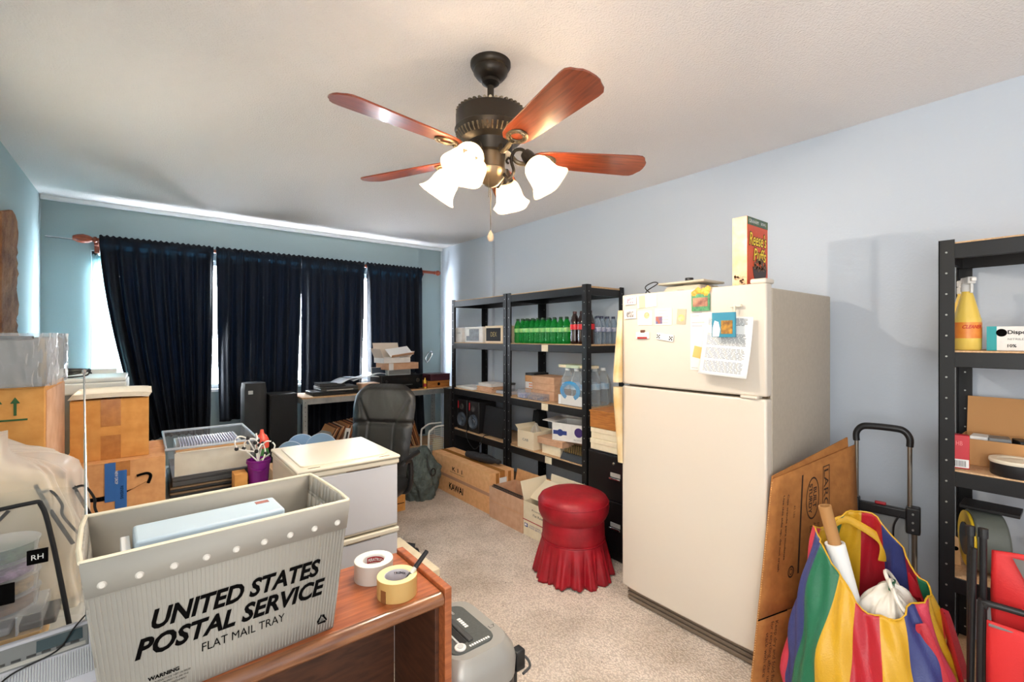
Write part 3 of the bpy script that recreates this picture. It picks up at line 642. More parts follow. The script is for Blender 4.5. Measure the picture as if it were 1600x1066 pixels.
# ------------------------------------------------------------------ red stool
t = thing('skirted_stool', 'round red satin stool with gathered skirt beside refrigerator', 'stool', (1.972, 1.912, 0))
G().lathe([(0.0, 0.475), (0.10, 0.473), (0.16, 0.466), (0.19, 0.452), (0.204, 0.43), (0.208, 0.40), (0.204, 0.365), (0.19, 0.335), (0.176, 0.322), (0.17, 0.315)], 56, wob=lambda tt, v: 1+0.006*math.sin(9*tt+4*v)).build('cushion', red_cloth, t)
G().tube([(0.205*math.cos(2*PI*i/60), 0.205*math.sin(2*PI*i/60), 0.425) for i in range(60)], 0.003, 6, closed=True).build('piping', red_cloth, t)
G().lathe([(0.176, 0.325), (0.180, 0.30), (0.182, 0.25), (0.182, 0.215), (0.178, 0.205)], 56, wob=lambda tt, v: 1+0.006*math.sin(7*tt+3*v)).build('band', red_cloth, t)
G().tube([(0.184*math.cos(2*PI*i/60), 0.184*math.sin(2*PI*i/60), 0.212) for i in range(60)], 0.0035, 6, closed=True).build('piping', red_cloth, t)
def sk(u, v):
    a = 2*PI*u; f = math.sin(13*a+1.3*math.sin(3*a)); f = math.copysign(abs(f)**0.6, f)
    r = 0.182+0.042*v+v*(0.016*f+0.006*math.sin(29*a+2*v)+0.004*math.sin(47*a)); z = 0.213*(1-v)+0.010*v*(0.6+0.5*math.sin(5*a+1))
    return (r*math.cos(a), r*math.sin(a), z)
G().grid(sk, 260, 16, cu=True).build('skirt', red_cloth, t, solid=0.002, angle=180)
g = G()
for i in range(4):
    a = PI/4+PI*i/2; g.cyl((0.11*math.cos(a), 0.11*math.sin(a), 0), (0.11*math.cos(a), 0.11*math.sin(a), 0.32), 0.018, n=10)
g.build('legs', desk_dark, t)

# ------------------------------------------------------------------ filing cabinet and what is on it
t = thing('filing_cabinet', 'black two-drawer filing cabinet between shelves and refrigerator', 'cabinet', (2.26, 1.875, 0), -90)
fc = mat('black_cabinet_enamel', (20, 17, 18), 0.3)
box('body', fc, t, -0.185, 0.185, 0.012, 0.45, 0, 0.655, 0.003)
for z0, z1 in ((0.372, 0.645), (0.065, 0.362)):
    d = box('drawer', fc, t, -0.178, 0.178, 0, 0.016, z0, z1, 0.003)
    box('handle', chrome, d, 0.0, 0.085, -0.014, 0.001, z0+0.13, z0+0.142, 0.003); box('label_holder', silver, d, 0.005, 0.08, -0.004, 0.001, z0+0.145, z0+0.17, 0.001)
d = G().cyl((0.03, 0.002, 0.60), (0.03, -0.006, 0.60), 0.009, n=16).build('lock', chrome, t, bevel=0.001)
def dcase(label, z, h_, mt, dw=0, nm='flat_box', hw_=0.17, yo=0.0, dd=0.25):
    t = thing(nm, label, 'box', (2.27+yo, 1.875, z), -90); box('base', mt, t, -hw_, hw_, 0, dd, 0, h_*0.6, 0.003); box('lid', mt, t, -hw_-0.003, hw_+0.003, -0.003, dd+0.003, h_*0.55, h_, 0.003); return t
dcase('lower cream flat box stacked on the black filing cabinet', 0.656, 0.07, cream); dcase('upper cream flat box beneath the wooden crate', 0.727, 0.068, cream, yo=0.006)
t = thing('wooden_box', 'orange-brown wooden box on top of cream boxes and filing cabinet', 'box', (2.27, 1.875, 0.797), -90)
wd = mat('orange_wood', (190, 124, 54), 0.5, wood=((150, 88, 34), (2, 2, 16)))
for a in ((-0.175, 0.175, 0, 0.012, 0, 0.10), (-0.175, 0.175, 0.238, 0.25, 0, 0.10), (-0.175, -0.163, 0.012, 0.238, 0, 0.10), (0.163, 0.175, 0.012, 0.238, 0, 0.10)): box('side', wd, t, *a, 0.002)
box('lid', wd, t, -0.18, 0.18, -0.004, 0.254, 0.10, 0.112, 0.002)

# ------------------------------------------------------------------ bottles
def bottle(nm, label, r, H, body, lab_m, cap_m, loc, group, liquid=None, cat='bottle', n=14, neck=0.6):
    t = thing(nm, label, cat, loc, 0, group)
    p = [(0, 0.002), (r*0.8, 0), (r, 0.01), (r*0.96, H*0.12), (r*1.0, H*0.2), (r*0.93, H*0.36), (r, H*0.44), (r, H*neck), (r*0.97, H*(neck+0.07)), (r*0.86, H*(neck+0.14)), (r*0.6, H*0.85), (r*0.42, H*0.91), (r*0.42, H*0.95), (0, H*0.95)]
    G().lathe(p, n).build('body', body, t, angle=60)
    if lab_m: G().lathe([(r*1.01, H*0.44), (r*1.02, H*0.45), (r*1.02, H*(neck-0.01)), (r*1.01, H*neck)], n).build('label_band', lab_m, t)
    G().lathe([(0, H), (r*0.42, H), (r*0.45, H*0.99), (r*0.45, H*0.925), (r*0.40, H*0.925)], 10).build('cap', cap_m, t)
    return t
g0 = bottle('soda_bottle', 'green plastic soda bottle with dark cap in the shelf rows', 0.0305, 0.20, green_pl, mat('green_label', (96, 190, 110), 0.4, noise=(30, (160, 210, 130))), mat('dark_green_cap', (14, 52, 30), 0.4), (2.42, 3.0, 1.331), 'green soda bottles on the shelf')
first = True
for row in range(3):
    for k in range(10 if row < 2 else 9):
        loc = (2.42+row*0.066+random.uniform(-0.003, 0.003), 2.985-k*0.0635+random.uniform(-0.002, 0.002), 1.331)
        lb = ('green soda bottle with dark cap in the front row on top shelf', 'green soda bottle in the second row, behind the front green bottles', 'green soda bottle in the rearmost row, nearest the wall')[row]
        if first: g0.location = loc; first = False; g0['label'] = lb
        else: dup(g0, loc, label=lb)
g1 = bottle('cola_bottle', 'dark cola bottle with red label beside the green soda bottles', 0.034, 0.235, cola_m, mat('red_label', (206, 34, 44), 0.4), mat('dark_cap', (60, 20, 22), 0.4), (2.43, 2.33, 1.331), 'dark cola bottles')
for row in range(2):
    for k in range(3-row):
        loc = (2.43+row*0.072, 2.340-k*0.072+0.0, 1.331)
        lb = ('dark cola bottle with red label in front row, leftmost against the green bottles', 'dark cola bottle in front row, second from the green bottles', 'dark cola bottle in front row, right of the shelf post')[k] if row == 0 else ('dark cola bottle in the second row, nearest the green bottles', 'dark cola bottle in the second row, farther from green bottles')[k]
        if row == 0 and k == 0: g1.location = loc; g1['label'] = lb
        else: dup(g1, loc, label=lb)
def clearb(label, loc, r, H, grp, lab=None): return bottle('water_bottle', label, r, H, water_pl, lab, mat('white_cap', (220, 226, 230), 0.4), loc, grp)
g2 = bottle('soda_bottle', 'clear bottle with white and blue label at right end of bottle row', 0.03, 0.20, water_pl, mat('whiteblue_label', (220, 224, 232), 0.4, noise=(40, (70, 90, 150))), mat('navy_cap', (40, 50, 80), 0.4), (2.42, 2.0, 1.331), 'clear sodas behind the shelf post')
# these stand on the part of shelf seen past the front post
g2.location = (2.575, 2.265, 1.331)
for x_, y_ in ((2.50, 2.195), (2.43, 2.125-0.0) if 0 else (2.70-0.0, 2.34), (2.625, 2.275), (2.69, 2.275), (2.56, 2.21), (2.625, 2.21), (2.69, 2.21)): dup(g2, (x_+0.01, y_, 1.331))
# case of water bottles with blue ring
g3 = bottle('water_bottle', 'large water bottle with blue label in the shrink-wrapped pack', 0.043, 0.27, water_pl, mat('blue_water_label', (120, 170, 214), 0.4, noise=(18, (200, 220, 236))), mat('white_cap', (220, 226, 230), 0.4), (2.44, 2.5, 0.886), 'water bottles in the wrapped pack')
for row in range(3):
    for k in range(3):
        loc = (2.432+row*0.09, 2.412-k*0.09, 0.886)
        lb = '%s in the %s' % (('large water bottle at left', 'large water bottle in the middle', 'large water bottle at right')[k], ('front row of the wrapped pack', 'second row of the wrapped pack', 'rearmost row of the wrapped pack')[row])
        if row == 0 and k == 0: g3.location = loc; g3['label'] = lb
        else: dup(g3, loc, label=lb)
t = thing('shrink_wrap', 'clear shrink wrap with blue ring logo around water bottles', 'wrap', (2.378, 2.322, 0.886), -90)
def wrapf(u, v):
    a = 2*PI*u; e = 0.35; cx_ = math.copysign(abs(math.cos(a))**e, math.cos(a)); sy_ = math.copysign(abs(math.sin(a))**e, math.sin(a))
    k = 1-0.22*max(0, v-0.65)/0.35; return (0.150*cx_*k, 0.142+0.146*sy_*k, 0.003+0.25*v+0.004*math.sin(9*a))
G().grid(wrapf, 64, 8, cu=True).build('film', clear_film, t)
ring = [(0.058*math.cos(a), 0.058*math.sin(a)) for a in [math.radians(-60+300*i/30) for i in range(31)]]+[(0.036*math.cos(a), 0.036*math.sin(a)) for a in [math.radians(240-300*i/30) for i in range(31)]]
box('white_panel', mat('white_print', (228, 232, 236), 0.3), t, -0.135, 0.13, 0.0006, 0.0014, 0.006, 0.075, 0)
G().prism([(x_*1.7-0.015, y_*1.2+0.108) for x_, y_ in ring], 0, 0.001, T((0, 0, 0), 90)).build('ring_logo', mat('ring_blue', (34, 142, 204), 0.3), t)

# shelf contents, right unit, shelf at 0.885 and 0.49
def sbox(label, y, z, w_, h_, d_, mt, x=2.38, nm='small_box', lid=True, rz=-90, group=None):
    t = thing(nm, label, 'box', (x, y, z+0.0005), rz, group); box('base', mt, t, -w_/2, w_/2, 0, d_, 0, h_*0.75 if lid else h_, 0.002)
    if lid: box('lid', mt, t, -w_/2-0.002, w_/2+0.002, -0.002, d_+0.002, h_*0.7, h_, 0.002)
    return t
Z3, Z2, Z4 = 0.885, 0.49, 1.33
sbox('lower pinkish flat carton on middle shelf left of water pack', 2.72, Z3, 0.26, 0.07, 0.2, kraft_p, x=2.46); sbox('middle pinkish flat carton in the stack left of water pack', 2.72, Z3+0.071, 0.26, 0.055, 0.2, kraft_p, x=2.465); sbox('top pinkish flat carton in the stack left of water pack', 2.72, Z3+0.127, 0.26, 0.055, 0.2, kraft_p, x=2.46)
t = thing('clear_case', 'clear plastic case of small parts on middle shelf front', 'case', (2.385, 2.73, Z3+0.0005), -90)
box('shell', clear_pl, t, -0.10, 0.10, 0, 0.065, 0, 0.05, 0.002); box('contents', mat('parts_mix', (180, 150, 130), 0.6, noise=(60, (90, 90, 120))), t, -0.09, 0.09, 0.006, 0.058, 0.003, 0.03, 0.002)
t = thing('clear_case', 'small clear plastic tub with loose items by shelf post', 'case', (2.385, 2.90, Z3+0.0005), -90)
box('shell', clear_pl, t, -0.05, 0.05, 0, 0.07, 0, 0.07, 0.002); box('contents', mat('blue_bits', (120, 130, 190), 0.6, noise=(60, (210, 200, 200))), t, -0.042, 0.042, 0.006, 0.064, 0.003, 0.04, 0.002)
sbox('cream paper box behind water pack on middle shelf', 2.24, Z3+0.271, 0.10, 0.02, 0.10, cream, x=2.42, lid=False); t = sbox('pale green leaflet pack lying on top of the water bottles', 2.38, Z3+0.271, 0.20, 0.022, 0.14, mat('pale_green_pack', (190, 206, 180), 0.6), x=2.40, lid=False)
box('label_sheet', cream, t, -0.09, -0.02, -0.0008, 0, 0.002, 0.02, 0)
t = sbox('white box with orange dots and dark lid on far middle shelf', 3.02-0.04, Z3, 0.12, 0.17, 0.16, kraft, x=2.55); box('label_panel', white_card, t, -0.055, 0.055, -0.0008, 0, 0.06, 0.115, 0)
g = G()
for i in range(3):
    for j in range(2): g.box(-0.01+i*0.02, 0.004+i*0.02, -0.0014, -0.0008, 0.07+j*0.022, 0.082+j*0.022)
g.build('dots', mat('orange_dot', (220, 120, 50), 0.5), t); box('dark_top', black_pl, t, -0.06, 0.06, 0.0, 0.16, 0.17, 0.19, 0.002)
# shelf 0.49: boxes, typewriter
t = cbox('small white carton with crumpled bag on lower shelf by post', (2.375, 2.83, Z2+0.0005), -90, 0.20, 0.22, 0.14, mat('ivory_carton', (236, 220, 190), 0.7), opened=True, flaps=(('l', -50, 0.05),))
text('CAB', t, (0.0, -0.001, 0.07), 0.07, grey_ink, height=0.02)
def crump(u, v):
    a = 2*PI*u; r = 0.085*math.sin(PI*(0.12+0.88*v)/1.0*0.5+0.1)*(1+0.2*math.sin(7*a+5*v)); return (r*math.cos(a)*0.95*(1.0-v*0.9), 0.11+r*math.sin(a)*(1.0-v*0.9), 0.06+0.13*v)
t2 = thing('plastic_bag', 'crumpled milky plastic bag stuffed in the small white carton', 'bag', (2.375, 2.83, Z2+0.0005), -90); G().grid(crump, 30, 10, cu=True).build('film', frost_film, t2)
sbox('cream flat box under the brown one on lower shelf', 2.56, Z2, 0.20, 0.07, 0.2, cream, x=2.40); sbox('brown flat cardboard box on cream box, lower shelf', 2.56, Z2+0.071, 0.27, 0.05, 0.22, kraft_p, x=2.385)
t = cbox('white and blue carton with open top on lower shelf', (2.42, 2.40, Z2+0.123), -75, 0.27, 0.22, 0.13, white_card, opened=True, flaps=(('b', -70, 0.10), ('l', -85, 0.09), ('r', 80, 0.09)))
box('blue_band', blue_ink, t, -0.125, -0.01, -0.0008, 0, 0.045, 0.075, 0); G().cyl((-0.065, 0, 0.06), (-0.065, -0.0016, 0.06), 0.026, n=18).build('blue_medallion', blue_ink, t)
G().cyl((0.088, 0, 0.075), (0.088, -0.0016, 0.075), 0.034, n=22).build('round_logo', mat('violet_ink', (66, 44, 110), 0.6), t); text('RECYCLE', t, (0.08, -0.001, 0.02), 0.06, grey_ink, height=0.01)
t = sbox('tan box hidden under the blue banded carton on lower shelf', 2.37, Z2, 0.16, 0.12, 0.15, kraft_p, x=2.55)
t = thing('adding_machine', 'black mechanical adding machine with brass keys on lower shelf', 'machine', (2.375, 2.31, Z2+0.0005), -90)
G().hexa([(-0.13, 0, 0), (0.10, 0, 0), (0.10, 0.15, 0), (-0.13, 0.15, 0)], [(-0.12, 0.02, 0.05), (0.09, 0.02, 0.05), (0.09, 0.15, 0.085), (-0.12, 0.15, 0.085)]).build('body', black_pl, t, bevel=0.004)
g = G()
for i in range(9):
    for j in range(5): g.cyl((-0.1+i*0.021, 0.03+j*0.024, 0.05+j*0.006), (-0.1+i*0.021, 0.028+j*0.024, 0.068+j*0.006), 0.006, n=8)
g.build('keys', mat('dull_brass', (140, 120, 80), 0.4, 0.4), t)
# left unit contents
t = sbox('white carton at far end of top shelf left unit', 3.86, Z4, 0.12, 0.14, 0.2, white_card, x=2.39, lid=False); text('CAR', t, (0, -0.001, 0.09), 0.07, grey_ink, height=0.018)
t = sbox('white box printed with dark radio picture on top shelf', 3.60, Z4, 0.30, 0.145, 0.2, white_card, x=2.39, lid=False); box('picture', mat('dark_picture', (40, 42, 46), 0.4, noise=(30, (90, 94, 100))), t, -0.12, 0.09, -0.0008, 0, 0.015, 0.125, 0); box('label_sheet', paper, t, -0.12, -0.07, -0.0014, -0.0008, 0.06, 0.125, 0)
t = sbox('beige box showing black wreath print beside the shelf post', 3.28, Z4, 0.26, 0.15, 0.2, mat('beige_card', (226, 206, 176), 0.7), x=2.39, lid=False); box('picture', black_matte, t, -0.115, 0.10, -0.0008, 0, 0.015, 0.13, 0); text('DEX', t, (0.0, -0.0012, 0.075), 0.09, mat('gold_ink', (176, 150, 90), 0.6), height=0.04)
for i, (y_, w_, h_, m_, d_) in enumerate(((3.75, 0.3, 0.02, paper, 'thin pile of white papers at far end of middle shelf'), (3.45, 0.24, 0.045, kraft_p, 'flat tan box amid papers on middle shelf'), (3.36, 0.2, 0.025, mat('grey_mag', (186, 186, 190), 0.6), 'grey magazine stack on middle shelf near post'))):
    t = thing('paper_pile' if i != 1 else 'flat_box', d_, 'papers' if i != 1 else 'box', (2.385+0.02*i, y_ if i != 2 else 3.2, Z3+0.0005), -90)
    for j in range(4): box('sheet' if i != 1 else 'panel', m_, t, -w_/2+0.004*(j % 2), w_/2-0.003*((j+1) % 2), 0.002*j, 0.22-0.004*j, h_*j/4, h_*(j+1)/4-0.0004, 0.0005, M=T((0,0,0), 0, 0, (-3, 2, -1, 4)[j]))
sbox('white flat box on the tan box, middle shelf left unit', 3.45, Z3+0.0465, 0.2, 0.03, 0.16, white_card, x=2.41, lid=False)
t = thing('tin_can', 'short round clear tub with dark lid on middle shelf', 'tin', (2.50, 3.20, Z3+0.0262)); G().lathe([(0, 0), (0.05, 0), (0.052, 0.05), (0.05, 0.052)], 24).build('tub', clear_pl, t); G().cyl((0, 0, 0.052), (0, 0, 0.066), 0.056, n=24).build('lid', dark_grey, t, bevel=0.002)
# studio speakers on lower-left shelf
for i, (y_, lab) in enumerate(((3.80, 'black studio speaker at far end of the lower shelf'), (3.60, 'black studio speaker second from far end of lower shelf'))):
    t = thing('studio_speaker', lab, 'speaker', (2.39, y_, Z2+0.0005), -90, 'studio speakers on the lower shelf')
    box('cabinet', black_pl, t, -0.085, 0.085, 0.0, 0.2, 0, 0.29, 0.006)
    G().lathe([(0.0, 0.012), (0.02, 0.012), (0.024, 0.006), (0.05, 0.016), (0.056, 0.022), (0.066, 0.02), (0.068, 0.0)], 28, T((0.0, 0.004, 0.10), 90)).build('woofer', mat('cone_grey', (70, 80, 92), 0.35), t)
    G().lathe([(0.0, 0.012), (0.012, 0.01), (0.026, 0.014), (0.03, 0.0)], 22, T((0.0, 0.004, 0.22), 90)).build('tweeter', dark_grey, t)
    box('red_ribbon', mat('red_mark', (200, 40, 50), 0.4), t, -0.075, -0.06, -0.002, 0.001, 0.2, 0.27, 0)
t = thing('computer_monitor', 'black monitor seen from behind leaning on lower shelf', 'monitor', (2.39, 3.33, Z2+0.0005), -90)
box('panel', black_pl, t, -0.15, 0.14, 0.0, 0.03, 0.0, 0.26, 0.004, M=T((0, 0.02, 0.008), -8)); box('stand', black_pl, t, -0.05, 0.05, 0.06, 0.2, 0, 0.012, 0.002); box('back_cover', dark_grey, t, -0.09, 0.08, 0.03, 0.06, 0.05, 0.2, 0.01, M=T((0, 0.02, 0.008), -8))
tag(G().tube([(2.41, 3.70, 0.497), (2.352, 3.66, 0.494), (2.34, 3.62, 0.42), (2.345, 3.52, 0.36), (2.34, 3.42, 0.42), (2.35, 3.38, 0.497), (2.42, 3.40, 0.496)], 0.004, 6, 8).build('power_cord', black_pl), 'black cable drooping over the edge of the lower shelf', 'cord')
t = thing('black_bag', 'black nylon bag on lower shelf behind the middle posts', 'bag', (2.57, 2.985, Z2+0.0005), -90)
def bagf(u, v):
    a = 2*PI*u; k = 1-0.35*v; return (0.052*k*math.copysign(abs(math.cos(a))**0.6, math.cos(a))*(1+0.05*math.sin(5*a+6*v)), 0.1+0.09*k*math.copysign(abs(math.sin(a))**0.6, math.sin(a)), 0.26*v)
G().grid(bagf, 36, 10, cu=True).build('body', black_matte, t); G().tube([(-0.03, 0.1, 0.25), (-0.03, 0.08, 0.31), (0.03, 0.08, 0.31), (0.03, 0.1, 0.25)], 0.006, 6, 5).build('strap', black_matte, t)
# black cabinet at far end of shelves
t = thing('tall_black_panel', 'black side cabinet standing at the far end of the shelving', 'cabinet', (2.34, 4.008, 0), -90)
box('body', black_matte, t, -0.055, 0.055, 0.0, 0.36, 0, 0.86, 0.003); box('top', black_pl, t, -0.06, 0.06, -0.003, 0.365, 0.86, 0.872, 0.002)

# ------------------------------------------------------------------ workbench on the far wall
t = thing('workbench', 'galvanised steel workbench with particle board top under the curtains', 'workbench', (1.805, 4.25, 0))
hb = 0.745
for sx in (-1, 1):
    for yy in (0, 0.40):
        g = G(); g.box(min(sx*hb, sx*(hb-0.038)), max(sx*hb, sx*(hb-0.038)), yy-0.0015, yy+0.0015, 0, 0.85); g.box(min(sx*hb, sx*(hb-0.003)), max(sx*hb, sx*(hb-0.003)), yy if yy == 0 else yy-0.035, yy+0.035 if yy == 0 else yy, 0, 0.85)
        p = g.build('leg', galv, t, bevel=0.0005)
        g = G()
        for i in range(20): g.cyl((sx*(hb-0.019), yy-0.0014, 0.05+i*0.04), (sx*(hb-0.019), yy-0.0022, 0.05+i*0.04), 0.004, n=6)
        g.build('slots', mat('slot_dark', (70, 72, 74), 0.6), p, kind='stuff')
for z in (0.855, 0.28):
    box('shelf_board', board_m, t, -hb-0.01 if z > 0.5 else -hb+0.005, hb+0.004, -0.006 if z > 0.5 else 0.004, 0.40, z-0.012, z, 0.001)
    for yy in (-0.004, 0.39): box('beam', galv, t, -hb+0.036, hb-0.036, yy, yy+0.004, z-0.062, z-0.012, 0.001)
    for xx in (-hb, hb-0.004): box('side_beam', galv, t, xx, xx+0.004, 0.036, 0.364, z-0.062, z-0.012, 0.001)
BT = 0.856
t = thing('laptop', 'black closed laptop at bottom of pile on left end of workbench', 'laptop', (1.36, 4.28, BT)); box('body', black_pl, t, -0.21, 0.2, 0, 0.26, 0, 0.022, 0.006); box('screen_lid', black_pl, t, -0.21, 0.2, 0.002, 0.26, 0.023, 0.034, 0.006)
t = thing('laptop', 'dark grey laptop stacked on the black laptop on workbench', 'laptop', (1.39, 4.29, BT+0.035)); box('body', dark_grey, t, -0.17, 0.17, 0, 0.24, 0, 0.022, 0.005); box('screen_lid', dark_grey, t, -0.17, 0.17, 0.002, 0.24, 0.023, 0.036, 0.005); box('front_trim', silver, t, -0.12, 0.12, -0.002, 0, 0.004, 0.012, 0)
t = thing('black_folder', 'black binder lying on top of the stacked laptops', 'folder', (1.34, 4.34, BT+0.072)); box('cover', black_matte, t, -0.12, 0.12, 0, 0.18, 0, 0.004); box('pages', dark_grey, t, -0.115, 0.11, 0.004, 0.176, 0.004, 0.026); box('cover', black_matte, t, -0.12, 0.12, 0, 0.18, 0.026, 0.03)
t = cbox('small tan carton standing on workbench right of the laptops', (1.67, 4.26, BT), 0, 0.17, 0.16, 0.085, kraft_p, tape=None)
for i, (x, y, z, rz, ry, w_) in enumerate(((1.50, 4.30, 0.975, 12, -14, 0.22), (1.63, 4.28, 0.985, -8, -10, 0.24), (1.775, 4.33, 1.007, 5, -3, 0.20))):
    t = thing('magazine', ('white magazine slanting over the laptops on workbench', 'white brochure lying across the tan carton', 'white leaflet at right of papers, touching the receiver')[i], 'magazine', (x, y, z), rz)
    def mg(u, v): return (-w_/2+w_*u, 0.19*v, 0.02*math.sin(u*PI)-math.tan(math.radians(ry))*(u-0.5)*w_*0.7)
    G().grid(mg, 12, 4).build('pages', mat('glossy_page', (214, 222, 234), 0.25), t, solid=0.006, angle=60)
    if i == 0: box('black_stripe', ink, t, -0.02, 0.0, 0.005, 0.18, 0.024, 0.0255, 0, M=T((0,0,0), 0, 0))
t = thing('audio_receiver', 'black audio receiver on workbench under grey box and cartons', 'receiver', (1.995, 4.27, BT))
box('body', black_pl, t, -0.215, 0.215, 0.006, 0.30, 0.012, 0.145, 0.003); box('front_panel', mat('gloss_black', (12, 12, 14), 0.2), t, -0.217, 0.217, 0, 0.008, 0.01, 0.147, 0.002)
box('display', mat('dim_display', (20, 26, 30), 0.1), t, -0.09, 0.06, -0.001, 0, 0.09, 0.12, 0)
for x in (-0.17, 0.16): G().cyl((x, 0, 0.09), (x, -0.014, 0.09), 0.02 if x > 0 else 0.013, n=20).build('knob', black_pl, t, bevel=0.002)
g = G()
for i in range(12): g.cyl((-0.1+i*0.018, 0, 0.05), (-0.1+i*0.018, -0.004, 0.05), 0.005, n=8)
g.build('buttons', dark_grey, t, kind='stuff')
for x in (-0.18, 0.18): G().cyl((x, 0.05, 0), (x, 0.05, 0.012), 0.018, n=12).build('foot', black_pl, t)
t = thing('grey_device', 'grey box-shaped device on top of the black receiver', 'device', (1.97, 4.29, BT+0.148)); box('body', lt_grey, t, -0.12, 0.12, 0, 0.2, 0, 0.055, 0.004); box('front_panel', mid_grey, t, -0.112, 0.112, -0.001, 0, 0.008, 0.046, 0)
t = thing('small_screen', 'small dark tablet-like screen left of the grey device', 'screen', (1.79, 4.36, BT+0.148), -12); box('panel', mat('navy_glass', (30, 50, 70), 0.15), t, -0.07, 0.07, 0, 0.008, 0, 0.08, 0.002, M=T((0, 0, 0), -14)); box('bezel', silver, t, -0.074, 0.074, 0.008, 0.012, 0, 0.084, 0.001, M=T((0, 0, 0), -14))
t = cbox('shallow tan carton resting on the grey device', (2.00, 4.25, BT+0.205), 8, 0.34, 0.24, 0.065, kraft_p, tape=None); box('white_end', white_card, t, -0.171, -0.12, -0.001, 0, 0, 0.065, 0)
t = cbox('opened white-lined carton leaning on top of the pile by the curtains', (1.93, 4.25, BT+0.272), 6, 0.29, 0.20, 0.05, white_card, opened=True, flaps=(('b', 16, 0.15), ('l', -24, 0.10), ('r', 42, 0.08)), flap_mt=mat('whitish_flap', (222, 204, 186), 0.8))
t = thing('loose_lid', 'crooked loose white carton lid lying in the opened carton', 'lid', (1.99, 4.26, BT+0.335), 10); box('panel', paper, t, -0.13, 0.13, 0, 0.13, 0, 0.006, 0.001, M=T((0, 0, 0), 38, -6)); box('rim', kraft_p, t, -0.13, 0.13, 0, 0.006, 0, 0.03, 0.001, M=T((0, 0, 0), 38, -6))
t = thing('glue_bottle', 'small yellow and red glue bottle at right of the receiver', 'bottle', (2.24, 4.27, BT)); G().lathe([(0, 0), (0.014, 0), (0.015, 0.02), (0.015, 0.075), (0.008, 0.088), (0.006, 0.105), (0, 0.11)], 14).build('body', mat('yellow_plastic', (240, 196, 60), 0.4), t); G().lathe([(0.0155, 0.015), (0.0155, 0.05)], 14).build('label_band', red_ink, t)
t = thing('wooden_case', 'orange-brown wooden cigar-style box at right end of workbench', 'box', (2.40, 4.27, BT)); box('base', wd, t, -0.13, 0.13, 0, 0.2, 0, 0.05, 0.003); box('lid', wd, t, -0.132, 0.132, -0.002, 0.202, 0.051, 0.068, 0.003); G().cyl((0.0, 0, 0.035), (0, -0.001, 0.035), 0.016, n=16).build('seal', ink, t)
t = thing('maroon_case', 'dark maroon box on top of the orange-brown wooden box', 'box', (2.42, 4.28, BT+0.069)); box('base', mat('maroon', (74, 34, 44), 0.4), t, -0.11, 0.12, 0, 0.18, 0, 0.055, 0.003); box('lid', MATS['maroon'], t, -0.112, 0.122, -0.002, 0.182, 0.056, 0.07, 0.003)
tag(G().tube([(2.20, 4.40, 1.008), (2.16, 4.36, 1.012), (2.12, 4.40, 1.008), (2.15, 4.46, 1.02), (2.20, 4.46, 1.008)], 0.004, 6, 6).build('cable', black_pl), 'short black cable lying on the black receiver', 'cord')
# wall hook / hand mirror
tag(G().tube([(2.575, 4.868, 1.08), (2.56, 4.868, 1.13), (2.59, 4.865, 1.19), (2.63, 4.865, 1.21), (2.645, 4.866, 1.18), (2.61, 4.866, 1.12), (2.58, 4.867, 1.085)], 0.007, 8, 6).build('wire_loop', chrome), 'shiny wire loop hanging on the far wall right of curtains', 'hook')
# records under the bench
cols = [(214, 150, 96), (120, 74, 48), (196, 120, 76), (70, 48, 40), (226, 190, 150), (160, 96, 60), (188, 140, 100)]
RM = [mat('sleeve_%s' % n, c, 0.6) for n, c in zip(('tan', 'brown', 'rust', 'dark', 'buff', 'copper', 'sand'), cols)]
def record(i, x, lean, y, lab, grp, z=0.2815):
    t = thing('record_sleeve', lab, 'record', (x, y, z), 0, grp)
    M = T((0, 0, 0.008*max(0, math.sin(math.radians(lean)))), 0, lean); box('sleeve', RM[i % 7], t, 0, 0.008, 0, 0.31, 0, 0.31, 0.0006, M=M); box('spine', RM[(i+3) % 7], t, 0.001, 0.007, -0.0008, 0, 0.004, 0.306, 0, M=M)
for i in range(17): record(i, 1.185+i*0.024, 30-1.0*i, 4.27+0.006*(i % 3), 'record sleeve leaning in the left row under the workbench', 'records left under the bench')
for i in range(13): record(i+2, 1.93+i*0.022, -22+0.3*i, 4.265+0.006*(i % 2), 'record sleeve leaning in the right row behind the office chair', 'records right under the bench')
t = thing('folding_tray', 'grey round-cornered tray leaning below left end of workbench', 'tray', (1.085, 4.10, 0), 0)
G().prism([(0.0, 0), (0.18, 0), (0.21, 0.50), (0.19, 0.545), (0.12, 0.57), (0.05, 0.53), (0.0, 0.46)], 0, 0.012, T((0, 0.05, 0), 84)).build('panel', mid_grey, t, bevel=0.002)
t = thing('white_bracket', 'white slotted plastic strip beside the grey tray under workbench', 'strip', (1.24, 4.06, 0), 0); box('strip', white_card, t, 0, 0.045, 0, 0.012, 0.0, 0.60, 0.002, M=T((0,0,0), 0, 12)); box('slot', dark_grey, t, 0.014, 0.03, -0.001, 0, 0.50, 0.57, 0, M=T((0,0,0), 0, 12))
